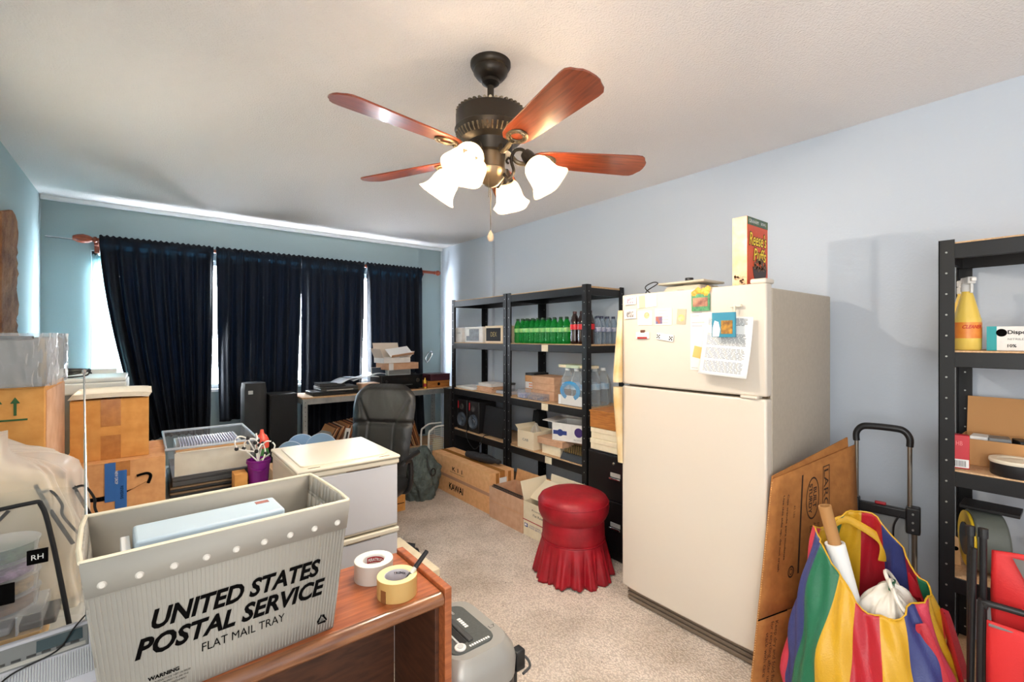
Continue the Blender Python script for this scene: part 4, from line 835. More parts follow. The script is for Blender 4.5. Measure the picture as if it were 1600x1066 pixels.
# speakers beside the bench
t = thing('tower_speaker', 'tall black speaker with rounded sides leaning left of workbench', 'speaker', (0.722, 4.40, 0), 0)
G().lathe([(0.001, 0), (0.085, 0), (0.092, 0.01), (0.092, 0.93), (0.085, 0.99), (0.001, 1.0)], 4*6, T((0, 0.09, 0)), wob=lambda tt, v: 1/(abs(math.cos(tt))**5+abs(math.sin(tt))**5)**0.2).build('cabinet', mat('speaker_grille', (44, 46, 48), 0.7, bump=(300, 0.4, 0.002)), t)
box('badge', silver, t, -0.055, -0.02, -0.006, -0.001, 0.90, 0.93, 0.001)
t = thing('tower_speaker', 'shorter plain black speaker cabinet touching the workbench leg', 'speaker', (0.934, 4.36, 0), 0); box('cabinet', black_matte, t, -0.11, 0.11, 0.01, 0.26, 0, 0.885, 0.004); box('grille', mat('grille_cloth', (26, 26, 28), 0.85, bump=(300, 0.4, 0.002)), t, -0.105, 0.105, 0, 0.012, 0.01, 0.878, 0.004)
# discs on carton
t = cbox('plain brown carton on floor behind the white drawers holding blue discs', (0.84, 3.28, 0), 0, 0.38, 0.30, 0.50, kraft, tape=None)
for i, (x, y) in enumerate(((0.76, 3.36), (0.85, 3.44), (0.95, 3.33))):
    t = thing('blue_disc', ('leftmost pale blue disc showing behind the white drawers', 'middle pale blue disc, farthest of three behind the drawers', 'rightmost and largest pale blue disc behind the drawers')[i], 'disc', (x, y, 0.5005), -30)
    rr_ = (0.088, 0.10, 0.105)[i]; G().cyl((0, 0, rr_+0.002), (0, 0.01, rr_+0.002), rr_, n=40).build('face', mat('pale_blue_plastic', (150, 184, 218), 0.4), t, bevel=0.002)
    G().tube([(rr_*math.cos(2*PI*k/40), 0.005, rr_+0.002+rr_*math.sin(2*PI*k/40)*0.98) for k in range(40)], 0.004, 6, closed=True).build('rim', mat('pale_rim', (206, 220, 236), 0.4), t)

# ------------------------------------------------------------------ office chair
t = thing('office_chair', 'black leather office chair with padded back behind the white drawers', 'office chair', (1.06, 2.80, 0), -48)
def backf(side):
    def fn(u, v):
        s_ = 2*u-1; z = 0.40+0.66*v
        hw2 = 0.222*(1-0.10*max(0, v-0.72)**2/0.078)*(0.84+0.16*min(1, v*1.3))
        if v > 0.86: hw2 *= math.sqrt(max(0.0, 1-((v-0.86)/0.14)**2*0.62))
        if v < 0.06: hw2 *= 0.9+0.1*v/0.06
        x = s_*hw2
        edge = (1-abs(s_)**5)*min(1, (1-v)/0.05+0.15)*min(1, v/0.05+0.2)
        y0 = 0.21+0.13*v**1.3+0.04*s_*s_*-1
        groove = 0.016*math.exp(-((v-0.62)/0.018)**2)+(0.010*math.exp(-((abs(s_)-0.42-0.15*(0.6-v))/0.03)**2) if v < 0.62 else 0.010*math.exp(-((abs(s_)-0.42-(v-0.62)*1.7)/0.05)**2)*(1 if v < 0.85 else 0))
        wr = 0.0016*math.sin(9*s_+14*v+3*math.sin(7*v))*math.exp(-((v-0.6)/0.2)**2)+0.0008*math.sin(31*s_*v+20*v)
        return (x, (y0-0.055*edge+groove+wr) if side < 0 else y0+0.03*edge, z)
    return fn
G().grid(backf(-1), 60, 64).build('backrest_cushion', leather, t, angle=180); G().grid(backf(1), 20, 24).build('backrest_shell', black_pl, t, angle=180)
def seatf(u, v):
    a = 2*PI*u; e = 0.5; cx = math.copysign(abs(math.cos(a))**e, math.cos(a)); sy = math.copysign(abs(math.sin(a))**e, math.sin(a))
    r = math.sin(PI*v)**0.35; return (0.245*cx*r, -0.02+0.24*sy*r, 0.445-0.05*math.cos(PI*v)+0.0*u)
G().grid(seatf, 48, 16, cu=True).build('seat', leather, t, angle=180)
for sx in (-1, 1):
    G().tube([(sx*0.19, 0.06, 0.42), (sx*0.25, 0.06, 0.425), (sx*0.275, 0.05, 0.50), (sx*0.275, 0.04, 0.615), (sx*0.275, -0.07, 0.63), (sx*0.275, 0.02, 0.640), (sx*0.275, 0.17, 0.640)], 0.016, 10, 6).build('armrest', black_pl, t)
G().cyl((0, 0, 0.10), (0, 0, 0.40), 0.025, n=16).build('gas_lift', black_pl, t); box('mechanism', black_pl, t, -0.09, 0.09, -0.1, 0.12, 0.385, 0.41, 0.01)
g_ = G()
for k in range(5):
    a = math.radians(72*k+18); dx_, dy_ = math.cos(a), math.sin(a)
    G().tube([(0, 0, 0.11), (dx_*0.15, dy_*0.15, 0.10), (dx_*0.30, dy_*0.30, 0.07)], [0.026, 0.022, 0.015], 8).build('base_leg', black_pl, t)
    g = G()
    for o_ in (-0.014, 0.014): g.cyl((dx_*0.30-dy_*(o_-0.008), dy_*0.30+dx_*(o_-0.008), 0.027), (dx_*0.30-dy_*(o_+0.008), dy_*0.30+dx_*(o_+0.008), 0.027), 0.026, n=16)
    g.build('caster', black_pl, t, bevel=0.002)
# grey bag by chair
t = thing('grey_bag', 'crumpled grey-green canvas bag on floor between chair and keyboard box', 'bag', (1.86, 3.63, 0), 10)
canv = mat('grey_green_canvas', (96, 108, 104), 0.7, noise=(14, (80, 92, 90)), bump=(14, 1.0, 0.05))
def gb(u, v):
    a = 2*PI*u; r = 0.15*(0.92+0.16*math.sin(PI*min(1, v*1.3)))*(1-0.75*max(0, v-0.55)/0.45)*(1+0.09*math.sin(3*a+5*v)+0.07*math.sin(8*a-13*v+2*math.sin(5*v))+0.045*math.sin(15*a+16*v))
    return (r*math.cos(a)+0.03*v, 0.85*r*math.sin(a), 0.43*v)
G().grid(gb, 80, 26, cu=True).build('body', canv, t, angle=180)
G().tube([(0.0, -0.09, 0.38), (-0.02, -0.135, 0.30), (0.0, -0.145, 0.22), (0.02, -0.14, 0.2)], 0.008, 6, 6).build('strap', mat('dark_strap', (60, 66, 66), 0.7), t)
G().tube([(0.02+0.025*math.cos(2*PI*k/14), -0.148, 0.235+0.03*math.sin(2*PI*k/14)) for k in range(14)], 0.006, 6, closed=True).build('buckle', black_pl, t)
# wire rack
t = thing('wire_rack', 'white wire rack with rounded frame behind the keyboard box', 'rack', (2.33, 4.078, 0), 0)
wm = mat('white_wire', (232, 232, 226), 0.4)
for yy in (0, 0.16):
    G().tube([(-0.15, yy, 0.0), (-0.15, yy, 0.40), (-0.12, yy, 0.46), (-0.06, yy, 0.49), (0.02, yy, 0.49)][:5]+[(0.08, yy, 0.49)], 0.009, 8, 5).build('frame_tube', wm, t)
g = G()
for i in range(12): g.cyl((-0.14+i*0.019, 0, 0.0), (-0.14+i*0.019, 0, 0.47), 0.0016, n=5)
for i in range(22): g.cyl((-0.15, 0, 0.02+i*0.021), (0.08, 0, 0.02+i*0.021), 0.0016, n=5)
g.build('mesh_wires', wm, t, kind='stuff')
t = thing('round_basket', 'round tan woven item behind the white wire rack', 'basket', (2.33, 4.165, 0)); G().lathe([(0, 0.0), (0.05, 0.0), (0.055, 0.3), (0.05, 0.34), (0.0, 0.36)], 20).build('body', mat('tan_weave', (206, 190, 150), 0.8, bump=(40, 1, 0.01)), t)

# ------------------------------------------------------------------ white drawer stack and neighbours
DX0, DY0, DW, DD = 0.44, 1.84, 0.40, 0.44
t = thing('drawer_stack', 'white plastic storage drawers stacked beside the desk with ivory lid', 'drawers', (DX0+DW/2, DY0, 0))
hd = DW/2
for k in range(3):
    z0 = 0.29*k
    u_ = box('drawer_unit', ivory, t, -hd, hd, 0.006, DD, z0, z0+0.284, 0.008)
    box('drawer_front', drawer_pl, u_, -hd+0.004, hd-0.004, 0.0, 0.008, z0+0.012, z0+0.262, 0.006)
    box('top_rim', ivory, u_, -hd-0.003, hd+0.003, -0.003, DD+0.002, z0+0.266, z0+0.286, 0.005)
    box('pull_slot', gasket, u_, -0.02, 0.12, -0.0015, 0.002, z0+0.264, z0+0.268, 0.0008)
g = G(); g.box(-hd-0.006, hd+0.006, -0.008, DD+0.006, 0.868, 0.882); lid = g.build('lid', ivory, t, bevel=0.006, seg=3)
g = G(); inn = [(-hd+0.03, 0.035), (hd-0.05, 0.035), (hd-0.025, 0.06), (hd-0.025, DD-0.05), (hd-0.05, DD-0.03), (-hd+0.04, DD-0.03), (-hd+0.025, DD-0.05), (-hd+0.02, 0.05)]
g.prism(inn, 0.880, 0.887); g.build('raised_panel', ivory, lid, bevel=0.004, seg=3)
for x in (-hd+0.06, hd-0.06): box('latch_slot', gasket, lid, x-0.022, x+0.022, 0.004, 0.009, 0.8815, 0.8828, 0)
t = thing('cream_box', 'cream flat-topped box on floor at right of the white drawers', 'box', (0.99, 1.90, 0), 0)
box('body', cream, t, -0.12, 0.08, 0.004, 0.43, 0, 0.27, 0.002); box('lid', cream, t, -0.122, 0.084, 0, 0.434, 0.262, 0.30, 0.002); box('edge_line', gasket, t, -0.122, 0.0845, -0.0008, 0.0, 0.262, 0.265, 0)

# ------------------------------------------------------------------ desk in the foreground
DT = 0.725
t = thing('desk', 'brown laminate desk with rounded front edge and raised end panel', 'desk', (0.08, 1.03, 0))
box('desk_top', desk_w, t, -0.53, 0.515, 0.02, 0.29, DT-0.028, DT, 0.001)
g = G(); g.cyl((-0.53, 0.018, DT-0.018), (0.515, 0.018, DT-0.018), 0.018, n=20); g.box(-0.53, 0.515, 0.018, 0.03, DT-0.036, DT-0.028); g.build('bullnose_edge', desk_edge, t)
for x in (0.517, -0.552): box('end_panel', desk_w if x > 0 else desk_w, t, x, x+0.02, 0.0, 0.292, 0, DT+0.012, 0.002)
box('inner_panel', desk_dark, t, 0.505, 0.5165, 0.03, 0.28, 0.02, DT-0.03, 0.001)
box('back_panel', desk_dark, t, -0.53, 0.50, 0.27, 0.285, 0.25, DT-0.03, 0.001); box('lower_shelf', desk_dark, t, -0.53, 0.50, 0.03, 0.27, 0.25, 0.27, 0.001)
def rolltape(name, label, x, y, R, ri, H, mt_side, mt_top, core, col):
    t = thing(name, label, 'tape', (x, y, DT+0.0005)); G().lathe([(ri, 0), (R, 0), (R, H)], 48).build('roll', mt_side, t); G().lathe([(R, H), (R-0.001, H+0.0012), (ri+0.001, H+0.0012), (ri, H), (ri, H-0.002)], 48).build('top_face', mt_top, t, bevel=0)
    G().lathe([(ri, H-0.001), (ri-0.0015, H-0.001), (ri-0.0015, 0.0), (ri, 0)], 48).build('core', core, t)
    return t
t = rolltape('masking_tape_roll', 'wide white tape roll with red core print standing behind the tan roll', 0.487, 1.225, 0.051, 0.030, 0.048, mat('greyish_tape', (196, 186, 176), 0.5), mat('white_tape_edge', (244, 238, 226), 0.5), white_card, red_ink)
def curved_text(s, t, ri, z0, zc, h_, mt, a0, sweep, bgm=None):
    n = 10
    if bgm:
        g = G(); g.grid(lambda u, v: ((ri-0.0022)*math.cos(math.radians(a0+sweep/2-sweep*u)), (ri-0.0022)*math.sin(math.radians(a0+sweep/2-sweep*u)), zc-h_*0.9+1.8*h_*v), 14, 2); g.build('core_print', bgm, t)
    o = text(s, t, (0, 0, 0), 1.0, mt, rot=(0, 0, 0), height=h_, bold=0.03)
    for v in o.data.vertices:
        a = math.radians(a0-sweep*0.9*v.co.x); v.co = ((ri-0.003)*math.cos(a), (ri-0.003)*math.sin(a), zc+v.co.y)
curved_text('PERATRUCK', t, 0.030, 0, 0.034, 0.009, white_ink, 52, 110, red_ink)
t = rolltape('packing_tape_roll', 'yellowish tan tape roll at desk edge with a marker in it', 0.502, 1.108, 0.050, 0.032, 0.048, mat('tan_tape', (196, 158, 96), 0.35), mat('yellow_tape_edge', (240, 220, 160), 0.5), mat('core_grey', (206, 204, 210), 0.6), ink)
curved_text('T.R.LENOX', t, 0.032, 0, 0.038, 0.006, ink, 50, 70); box('loose_end', mat('brown_tape_end', (130, 84, 48), 0.3), t, -0.051, -0.0495, -0.012, 0.004, 0.0, 0.03, 0, M=T((0, 0, 0), 0, 0, 20))
t = thing('marker_pen', 'black-capped white marker leaning out of the tan tape roll', 'marker', (0.487, 1.085, DT+0.010))
dv = Vector((0.086, 0.012, 0.072)).normalized(); P0 = Vector((0, 0, 0))
G().cyl(P0, P0+dv*0.078, 0.0055, n=18).build('barrel', mat('marker_grey', (206, 204, 198), 0.35), t); G().cyl(P0+dv*0.076, P0+dv*0.125, 0.0066, 0.0056, n=18).build('cap', black_pl, t, bevel=0.001)
G().cyl(P0+dv*0.03, P0+dv*0.06, 0.0057, n=18).build('print_band', dark_grey, t)

# postal tray
t = thing('mail_tray', 'translucent white corrugated postal tray with black lettering on desk', 'mail tray', (0.137, 1.040, DT+0.0008), 3)
TH = 0.285; tw, bw, dy1, dy0 = 0.222, 0.192, 0.262, 0.245
tray_n = tray_m
def wall(fn, name='side_wall', nu=2): return G().grid(fn, nu, 8).build(name, tray_n, t, solid=0.004)
def tp(s_, d_, z):   # s_ -1..1 across, d_ 0 front..1 back
    k = z/TH; hwz = bw+(tw-bw)*k; y0 = 0.018*(1-k)-0.0; y1 = dy0+(dy1-dy0)*k
    return (s_*hwz, y0+(y1-y0)*d_, z)
wall(lambda u, v: tp(2*u-1, 0, TH*v), 'front_wall'); wall(lambda u, v: tp(2*u-1, 1, TH*v), 'back_wall')
g = G(); g.add([tp(-1, 0, 0.003), tp(1, 0, 0.003), tp(1, 1, 0.003), tp(-1, 1, 0.003)], [(0, 1, 2, 3)]); g.build('base', tray_n, t, solid=0.004)
# end walls with curved dip and hand hole
for sx in (-1, 1):
    pts = []
    NN = 14
    def topz(d): return TH+0.0*d
    g = G()
    hole = [(0.5+0.17*math.cos(a)*1.2, TH-0.062+0.02*math.sin(a)) for a in [2*PI*i/16 for i in range(16)]]
    # wall as cells, leaving the hand hole open
    cols_ = [0, 0.12, 0.25, 0.32, 0.42, 0.5, 0.58, 0.68, 0.75, 0.88, 1.0]; rows = [0.0, 0.10, TH-0.09, TH-0.082, TH-0.046, TH-0.038, TH]
    for i in range(len(cols_)-1):
        for j in range(len(rows)-1):
            if 0.3 < (cols_[i]+cols_[i+1])/2 < 0.70 and TH-0.085 < (rows[j]+rows[j+1])/2 < TH-0.042: continue
            g.add([tp(sx, cols_[i], rows[j]), tp(sx, cols_[i+1], rows[j]), tp(sx, cols_[i+1], rows[j+1]), tp(sx, cols_[i], rows[j+1])], [(0, 1, 2, 3)])
    e_ = g.build('end_wall', tray_n, t, solid=0.005)
    G().tube([tp(sx, 0.31, TH-0.064), tp(sx, 0.35, TH-0.044), tp(sx, 0.65, TH-0.044), tp(sx, 0.69, TH-0.064), tp(sx, 0.65, TH-0.084), tp(sx, 0.35, TH-0.084)], 0.0035, 6, closed=True).build('hand_hole_rim', tray_n, e_)
# folded flange of the front, with plastic rivets
g = G(); g.grid(lambda u, v: tuple(Vector(tp((2*u-1)*1.005, 0, TH-0.062+0.002+0.060*v))+Vector((0, -0.0055, 0))), 2, 2); fl_ = g.build('front_flange', tray_n, t, solid=0.004)
for k in range(9):
    p = Vector(tp(-0.9+1.8*k/8, 0, TH-0.043)); G().lathe([(0, -0.003), (0.004, -0.0028), (0.0065, 0), (0.0068, 0.001)], 16, T(tuple(p+Vector((0, -0.0078, 0))), -90) ).build('rivet', mat('clear_rivet', (222, 216, 206), 0.3), fl_)
for d_ in (0, 1):
    G().tube([tp(-1, d_, TH), tp(1, d_, TH)], 0.0038, 8).build('top_bead', mat('tray_edge', (232, 222, 196), 0.5), t)
for sx in (-1, 1): G().tube([tp(sx, 0, TH), tp(sx*1.02, 0.25, TH), tp(sx*1.02, 0.75, TH), tp(sx, 1, TH)], 0.004, 8).build('top_bead', MATS['tray_edge'], t)
g = G()
for i in range(64):
    s_ = -0.99+1.98*i/63; a_ = tp(s_, 0, 0.004); b_ = tp(s_, 0, TH-0.064)
    g.tube([(a_[0], a_[1]-0.0022, a_[2]), (b_[0], b_[1]-0.0022, b_[2])], 0.0008, 5)
g.build('flute_ribs', tray_n, t, kind='stuff')
rx_ = 90-math.degrees(math.atan2(0.018, TH))
def tt_(s, x, z, w_, h_, **k): y = 0.018*(1-z/TH)-0.0034; return text(s, t, (x, y, z), w_, ink, rot=(90+math.degrees(math.atan2(0.018, TH)), 0, 0), height=h_, **k)
tt_('UNITED STATES', 0.016, 0.152, 0.292, 0.037, shear=0.25, bold=0.035); tt_('POSTAL SERVICE', 0.010, 0.106, 0.326, 0.037, shear=0.25, bold=0.035)
tt_('FLAT MAIL TRAY', 0.018, 0.068, 0.145, 0.0165)
tt_('WARNING', -0.112, 0.045, 0.046, 0.0075, bold=0.04)
for i, s_ in enumerate(('MAXIMUM PENALTY FOR THEFT OR MISUSE', 'OF POSTAL PROPERTY $1,000 FINE', 'AND 3 YEARS IMPRISONMENT')): tt_(s_, -0.105, 0.036-0.0065*i, 0.066-0.006*i, 0.0035)
# recycling triangle
g = G(); rc = Vector((0.168, 0, 0.030))
for k in range(3):
    a = math.radians(90+120*k); b = math.radians(90+120*(k+1)); pa = Vector((math.cos(a), 0, math.sin(a)))*0.0125; pb_ = Vector((math.cos(b), 0, math.sin(b)))*0.0125
    p = [rc+pa.lerp(pb_, q) for q in (0.1, 0.72)]; yv = Vector((0, 0.018*(1-0.03/TH)-0.0035, 0)); g.tube([p[0]+yv, p[1]+yv], 0.0016, 5); dr = (pb_-pa).normalized(); g.cyl(p[1]+yv, p[1]+yv+dr*0.004, 0.0032, 0.0002, n=6)
g.build('recycling_mark', ink, t); tt_('2', 0.168, 0.029, 0.004, 0.006)
t = thing('document_case', 'pale blue-white document case standing inside the mail tray', 'case', (0.117, 1.155, DT+0.008), 3)
box('body', mat('bluish_white', (206, 226, 240), 0.4), t, -0.135, 0.135, 0, 0.105, 0, 0.252, 0.006, seg=3); box('inner_board', paper, t, -0.155, -0.14, 0.01, 0.10, 0, 0.235, 0.002); box('label_sticker', mat('dull_red_label', (170, 110, 104), 0.5), t, 0.09, 0.118, 0.07, 0.088, 0.252, 0.2525, 0)

# radio and antenna
t = thing('clock_radio', 'white portable radio with grey control panel lying left of mail tray', 'radio', (-0.150, 1.125, DT+0.001), 6)
g = G(); pf = [(0, 0.0), (0.0, 0.028), (0.008, 0.038), (0.098, 0.098), (0.116, 0.094), (0.12, 0.0)]
g.prism([(y, z) for y, z in pf], -0.070, 0.085, Matrix(((0,0,1,0),(1,0,0,0),(0,1,0,0),(0,0,0,1)))); g.build('body', mat('radio_white', (200, 200, 208), 0.35), t, bevel=0.004, seg=3)
Mt = T((0, 0.066, 0.0767), 33.7)
box('control_panel', mid_grey, t, -0.07, 0.07, -0.012, 0.03, -0.0002, 0.002, 0.001, M=Mt); box('display', mat('lcd_dark', (60, 78, 84), 0.15), t, 0.0, 0.062, 0.004, 0.026, 0.0018, 0.0028, 0, M=Mt)
box('button_strip', silver, t, -0.062, 0.066, -0.010, -0.003, 0.0018, 0.0035, 0.0005, M=Mt)
g = G()
for i in range(6): g.box(-0.05+i*0.019, -0.038+i*0.019, -0.0005, 0.003, 0.002, 0.0035, 0, Mt)
g.build('buttons', dark_grey, t, kind='stuff')
g = G()
for i in range(43): x = -0.072+i*0.0036; g.hexa([(x, 0.012, 0.0405), (x+0.0015, 0.012, 0.0405), (x+0.0015, 0.052, 0.067), (x, 0.052, 0.067)], [(x, 0.010, 0.0425), (x+0.0015, 0.010, 0.0425), (x+0.0015, 0.050, 0.0695), (x, 0.050, 0.0695)])
g.build('grille_ribs', lt_grey, t, kind='stuff')
ao = Vector((0.070, 0.108, 0.092)); ad = (Vector((-0.055, 1.60, 1.29))-Vector((-0.065, 1.215, 0.79)))
a1 = ao+Vector((0.005, 0.370, 0.47))
G().tube([ao, ao.lerp(a1, 0.33)], 0.0035, 8).build('antenna_base', chrome, t); G().tube([ao.lerp(a1, 0.33), ao.lerp(a1, 0.68)], 0.0027, 8).build('antenna', chrome, t); G().tube([ao.lerp(a1, 0.68), a1], 0.002, 8).build('antenna', chrome, t)
G().cyl(a1, a1+(a1-ao).normalized()*0.008, 0.005, n=12).build('antenna_tip', chrome, t)
tag(G().tube([(-0.225, 1.08, 0.78), (-0.21, 1.12, 0.785), (-0.185, 1.165, 0.795), (-0.13, 1.185, 0.803), (-0.11, 1.21, 0.823), (-0.095, 1.235, 0.832)], 0.0016, 6, 6).build('thin_cord', black_pl), 'thin black cord lying across the white radio', 'cord')
t = thing('cream_bin', 'cream plastic bin edge at the bottom left corner by radio', 'bin', (-0.30, 1.10, DT+0.0005), 5); box('body', ivory, t, -0.07, 0.07, 0, 0.16, 0, 0.075, 0.005); box('rim', ivory, t, -0.074, 0.074, -0.004, 0.164, 0.066, 0.078, 0.004)

# ------------------------------------------------------------------ left side table and piles
TT = 0.70
t = thing('folding_table', 'plain folding table hidden beneath the left-hand boxes and bags', 'table', (-0.08, 1.36, 0))
box('table_top', lt_grey, t, -0.515, 0.515, 0, 1.70, TT-0.03, TT-0.001, 0.004)
for x in (-0.47, 0.47):
    for y in (0.08, 1.62): G().cyl((x, y, 0), (x, y, TT-0.03), 0.014, n=12).build('leg', dark_grey, t)
bb = cbox('large brown cardboard box at far left under the wrapped package', (-0.42, 1.92, TT), 0, 0.37, 0.40, 0.535, kraft_o, tape=None)
box('lighter_patch', mat('pale_kraft', (222, 168, 100), 0.85), bb, -0.06, 0.10, -0.0008, 0, 0.10, 0.40, 0)
G().add([(0.1858, 0.0, 0.05), (0.1858, 0.40, 0.05), (0.1858, 0.40, 0.52), (0.1858, 0.03, 0.52)], [(0, 1, 2, 3)]).build('side_flap', kraft_p, bb, solid=0.003)
g = G()
for x in (0.09, 0.125): g.box(x-0.003, x+0.003, -0.0018, -0.0008, 0.455, 0.49); g.prism([(x-0.010, 0.49), (x+0.010, 0.49), (x, 0.508)], 0, 0.0010, T((0, -0.0008, 0), 90))
g.box(0.065, 0.15, -0.0018, -0.0008, 0.44, 0.445); g.build('up_arrows', mat('green_ink', (40, 84, 40), 0.7), bb)
t = thing('wrapped_package', 'grey package in shiny clear wrap on top of large box', 'package', (-0.405, 1.90, TT+0.5355), 0)
box('body', mat('grey_pack', (150, 146, 140), 0.5, noise=(8, (130, 126, 120))), t, -0.19, 0.175, 0.005, 0.37, 0, 0.145, 0.012, seg=3)
box('dark_top_edge', dark_grey, t, -0.19, 0.15, 0.001, 0.02, 0.138, 0.148, 0.003)
def wrapg(u, v):
    a = 2*PI*u; e = 0.28; cx = math.copysign(abs(math.cos(a))**e, math.cos(a)); sy = math.copysign(abs(math.sin(a))**e, math.sin(a)); n_ = 0.0015*math.sin(31*a+9*v)+0.002*math.sin(17*a-14*v)+0.001*math.sin(53*a)
    return (-0.005+(0.195+n_)*cx, 0.19+(0.196+n_)*sy, 0.001+0.156*v)
G().grid(wrapg, 220, 14, cu=True).build('clear_wrap', clear('shiny_wrap', (240, 242, 246), 0.22, 0.05, (225, 228, 232)), t)
t = cbox('brown smile-marked shipping box with blue tape under golden box', (-0.095, 2.34, TT), 0, 0.31, 0.38, 0.20, kraft, tape=None)
sm = [(-0.115+0.21*i/16, 0.088-0.034*math.sin(PI*(0.12+0.80*i/16))+0.028*(i/16)) for i in range(17)]
g = G(); up = [(x, z+0.009*math.sin(PI*min(1, (i+1)/14))) for i, (x, z) in enumerate(sm)]; lo_ = [(x, z-0.008*math.sin(PI*min(1, (i+1)/14))) for i, (x, z) in enumerate(sm)]
for i in range(16): g.add([(lo_[i][0], -0.0012, lo_[i][1]), (lo_[i+1][0], -0.0012, lo_[i+1][1]), (up[i+1][0], -0.0012, up[i+1][1]), (up[i][0], -0.0012, up[i][1])], [(0, 1, 2, 3)])
g.tube([(0.065, -0.001, 0.135), (0.095, -0.001, 0.140), (0.108, -0.001, 0.128), (0.100, -0.001, 0.100)], 0.005, 6, 5, flat=1.0)
g.build('smile_arrow', ink, t, solid=0.0008)
tb = mat('blue_tape', (44, 104, 178), 0.4)
box('blue_tape', tb, t, -0.03, 0.002, -0.0022, -0.0014, 0.05, 0.198, 0); box('blue_tape', tb, t, 0.0, 0.035, -0.0028, -0.002, 0.02, 0.165, 0); text('REVIEWS', t, (0.020, -0.0034, 0.08), 0.05, ink, rot=(90, 90, 0), height=0.009); text('NEW DROP', t, (0.004, -0.0034, 0.14), 0.05, white_ink, rot=(90, 90, 0), height=0.009)
box('tape', tape_m, t, -0.02, 0.045, -0.0012, -0.0004, 0.14, 0.20, 0)
t = cbox('golden cardboard box with papers on its top, on the shipping box', (-0.110, 2.40, TT+0.2005), 0, 0.235, 0.30, 0.235, kraft_o, tape='front')
for i in range(4):
    def ps(u, v, i=i): return (-0.12+0.24*u+0.003*i, 0.005*i+0.29*v, 0.0045*i+0.004*math.sin(3*u)-0.012*max(0, u-0.9)*8*0.3)
    p = thing('paper_sheet', ('lowest sheet of papers on the golden box', 'second sheet of papers on the golden box', 'third sheet of papers on the golden box', 'topmost curled paper on the golden box')[i], 'paper', (-0.112, 2.39, TT+0.4415+0.001), 0, 'papers on the golden box'); G().grid(ps, 10, 4).build('sheet', mat('cream_paper', (236, 226, 210), 0.7), p, solid=0.003)
t = thing('grey_storage_bin', 'light grey storage bin behind the golden cardboard box', 'bin', (-0.25, 2.735, TT), 0)
box('body', mid_grey, t, -0.17, 0.17, 0.0, 0.34, 0, 0.46, 0.01); box('rim', lt_grey, t, -0.18, 0.18, -0.008, 0.35, 0.43, 0.48, 0.006); box('lid', lt_grey, t, -0.176, 0.176, -0.004, 0.345, 0.48, 0.50, 0.006)
for z in (0.16, 0.22, 0.28): box('latch', dark_grey, t, 0.10, 0.15, -0.006, 0.0, z, z+0.02, 0.002)
t = thing('leaning_board', 'pale grey flat board leaning behind the grey storage bin', 'board', (-0.10, 3.12, TT-0.70), 0); box('panel', lt_grey, t, -0.24, -0.02, 0, 0.014, 0, 1.22, 0.002)
tag(G().tube([(-0.28+0.085*math.cos(a)*(1-0.04*k), 2.80+0.05*math.sin(a), 1.206+0.004*k+0.012*(1+math.sin(a*1.0+k))) for k in range(4) for a in [2*PI*i/12 for i in range(12)]], 0.0035, 6, 3).build('coiled_cable', black_pl), 'coil of thin black cable on the grey storage bin', 'cord')
# clear bin on dark stack
for k in range(3):
    t = thing('black_case', ('lowest thin black case under the clear bin', 'middle thin black case under the clear bin', 'top thick dark case directly beneath the clear bin')[k], 'case', (0.225, 2.41+0.004*k, TT+0.0005+(0, 0.022, 0.044)[k]), 0); hh = (0.021, 0.021, 0.038)[k]
    box('base', black_pl if k < 2 else dark_grey, t, -0.14-0.01*(k < 2), 0.145+0.012*(k < 2), 0, 0.40, 0, hh*0.6, 0.003); box('lid', dark_grey if k == 2 else gasket, t, -0.14-0.008*(k < 2), 0.145+0.01*(k < 2), -0.002, 0.40, hh*0.6, hh, 0.003)
t = thing('clear_bin', 'clear plastic bin of papers on black cases behind the mail tray', 'bin', (0.235, 2.41, TT+0.084), 0)
g = G(); tw2, bw2, hh, dd_ = 0.168, 0.15, 0.125, 0.46
def bq(s_, d_, z): k = z/hh; return (s_*(bw2+(tw2-bw2)*k), (0.012-0.012*k)+(dd_-0.024+0.024*k)*d_, z)
for a_, b_ in (((-1, 0), (1, 0)), ((1, 0), (1, 1)), ((1, 1), (-1, 1)), ((-1, 1), (-1, 0))): g.add([bq(a_[0], a_[1], 0), bq(b_[0], b_[1], 0), bq(b_[0], b_[1], hh), bq(a_[0], a_[1], hh)], [(0, 1, 2, 3)])
g.add([bq(-1, 0, 0.001), bq(1, 0, 0.001), bq(1, 1, 0.001), bq(-1, 1, 0.001)], [(0, 1, 2, 3)]); g.build('shell', clear_pl, t, solid=0)
G().tube([bq(-1.02, -0.01, hh), bq(1.02, -0.01, hh), bq(1.02, 1.01, hh), bq(-1.02, 1.01, hh)], 0.006, 8, closed=True).build('rim', clear('frosty_rim', (220, 230, 240), 0.55, 0.2), t)
box('card_liner', cream, t, -0.142, 0.142, 0.018, 0.022, 0.002, 0.10, 0)
t = thing('file_papers', 'stack of cream papers standing inside the clear bin', 'papers', (0.235, 2.436, TT+0.088), 0)
for k in range(4): box('sheet_stack', cream if k != 2 else kraft_o, t, -0.135, 0.135, 0.002+0.03*k, 0.024+0.03*k, 0, 0.085+0.004*k, 0.001)
t = thing('slotted_tray', 'clear slotted insert tray lying in the clear bin', 'tray', (0.235, 2.57, TT+0.092), 0); box('base', lt_grey, t, -0.13, 0.13, 0.0, 0.28, 0, 0.085, 0.003)
for k in range(22): box('divider', mat('pale_lilac', (206, 210, 232), 0.4), t, -0.115+k*0.0108, -0.111+k*0.0108, 0.02, 0.22, 0.085, 0.098, 0.0005)
t = cbox('small orange cardboard box between clear bin and purple bucket', (0.3855, 2.298, TT), 0, 0.05, 0.085, 0.085, kraft_o, tape=None)
t.location = (0.322, 2.30, TT)
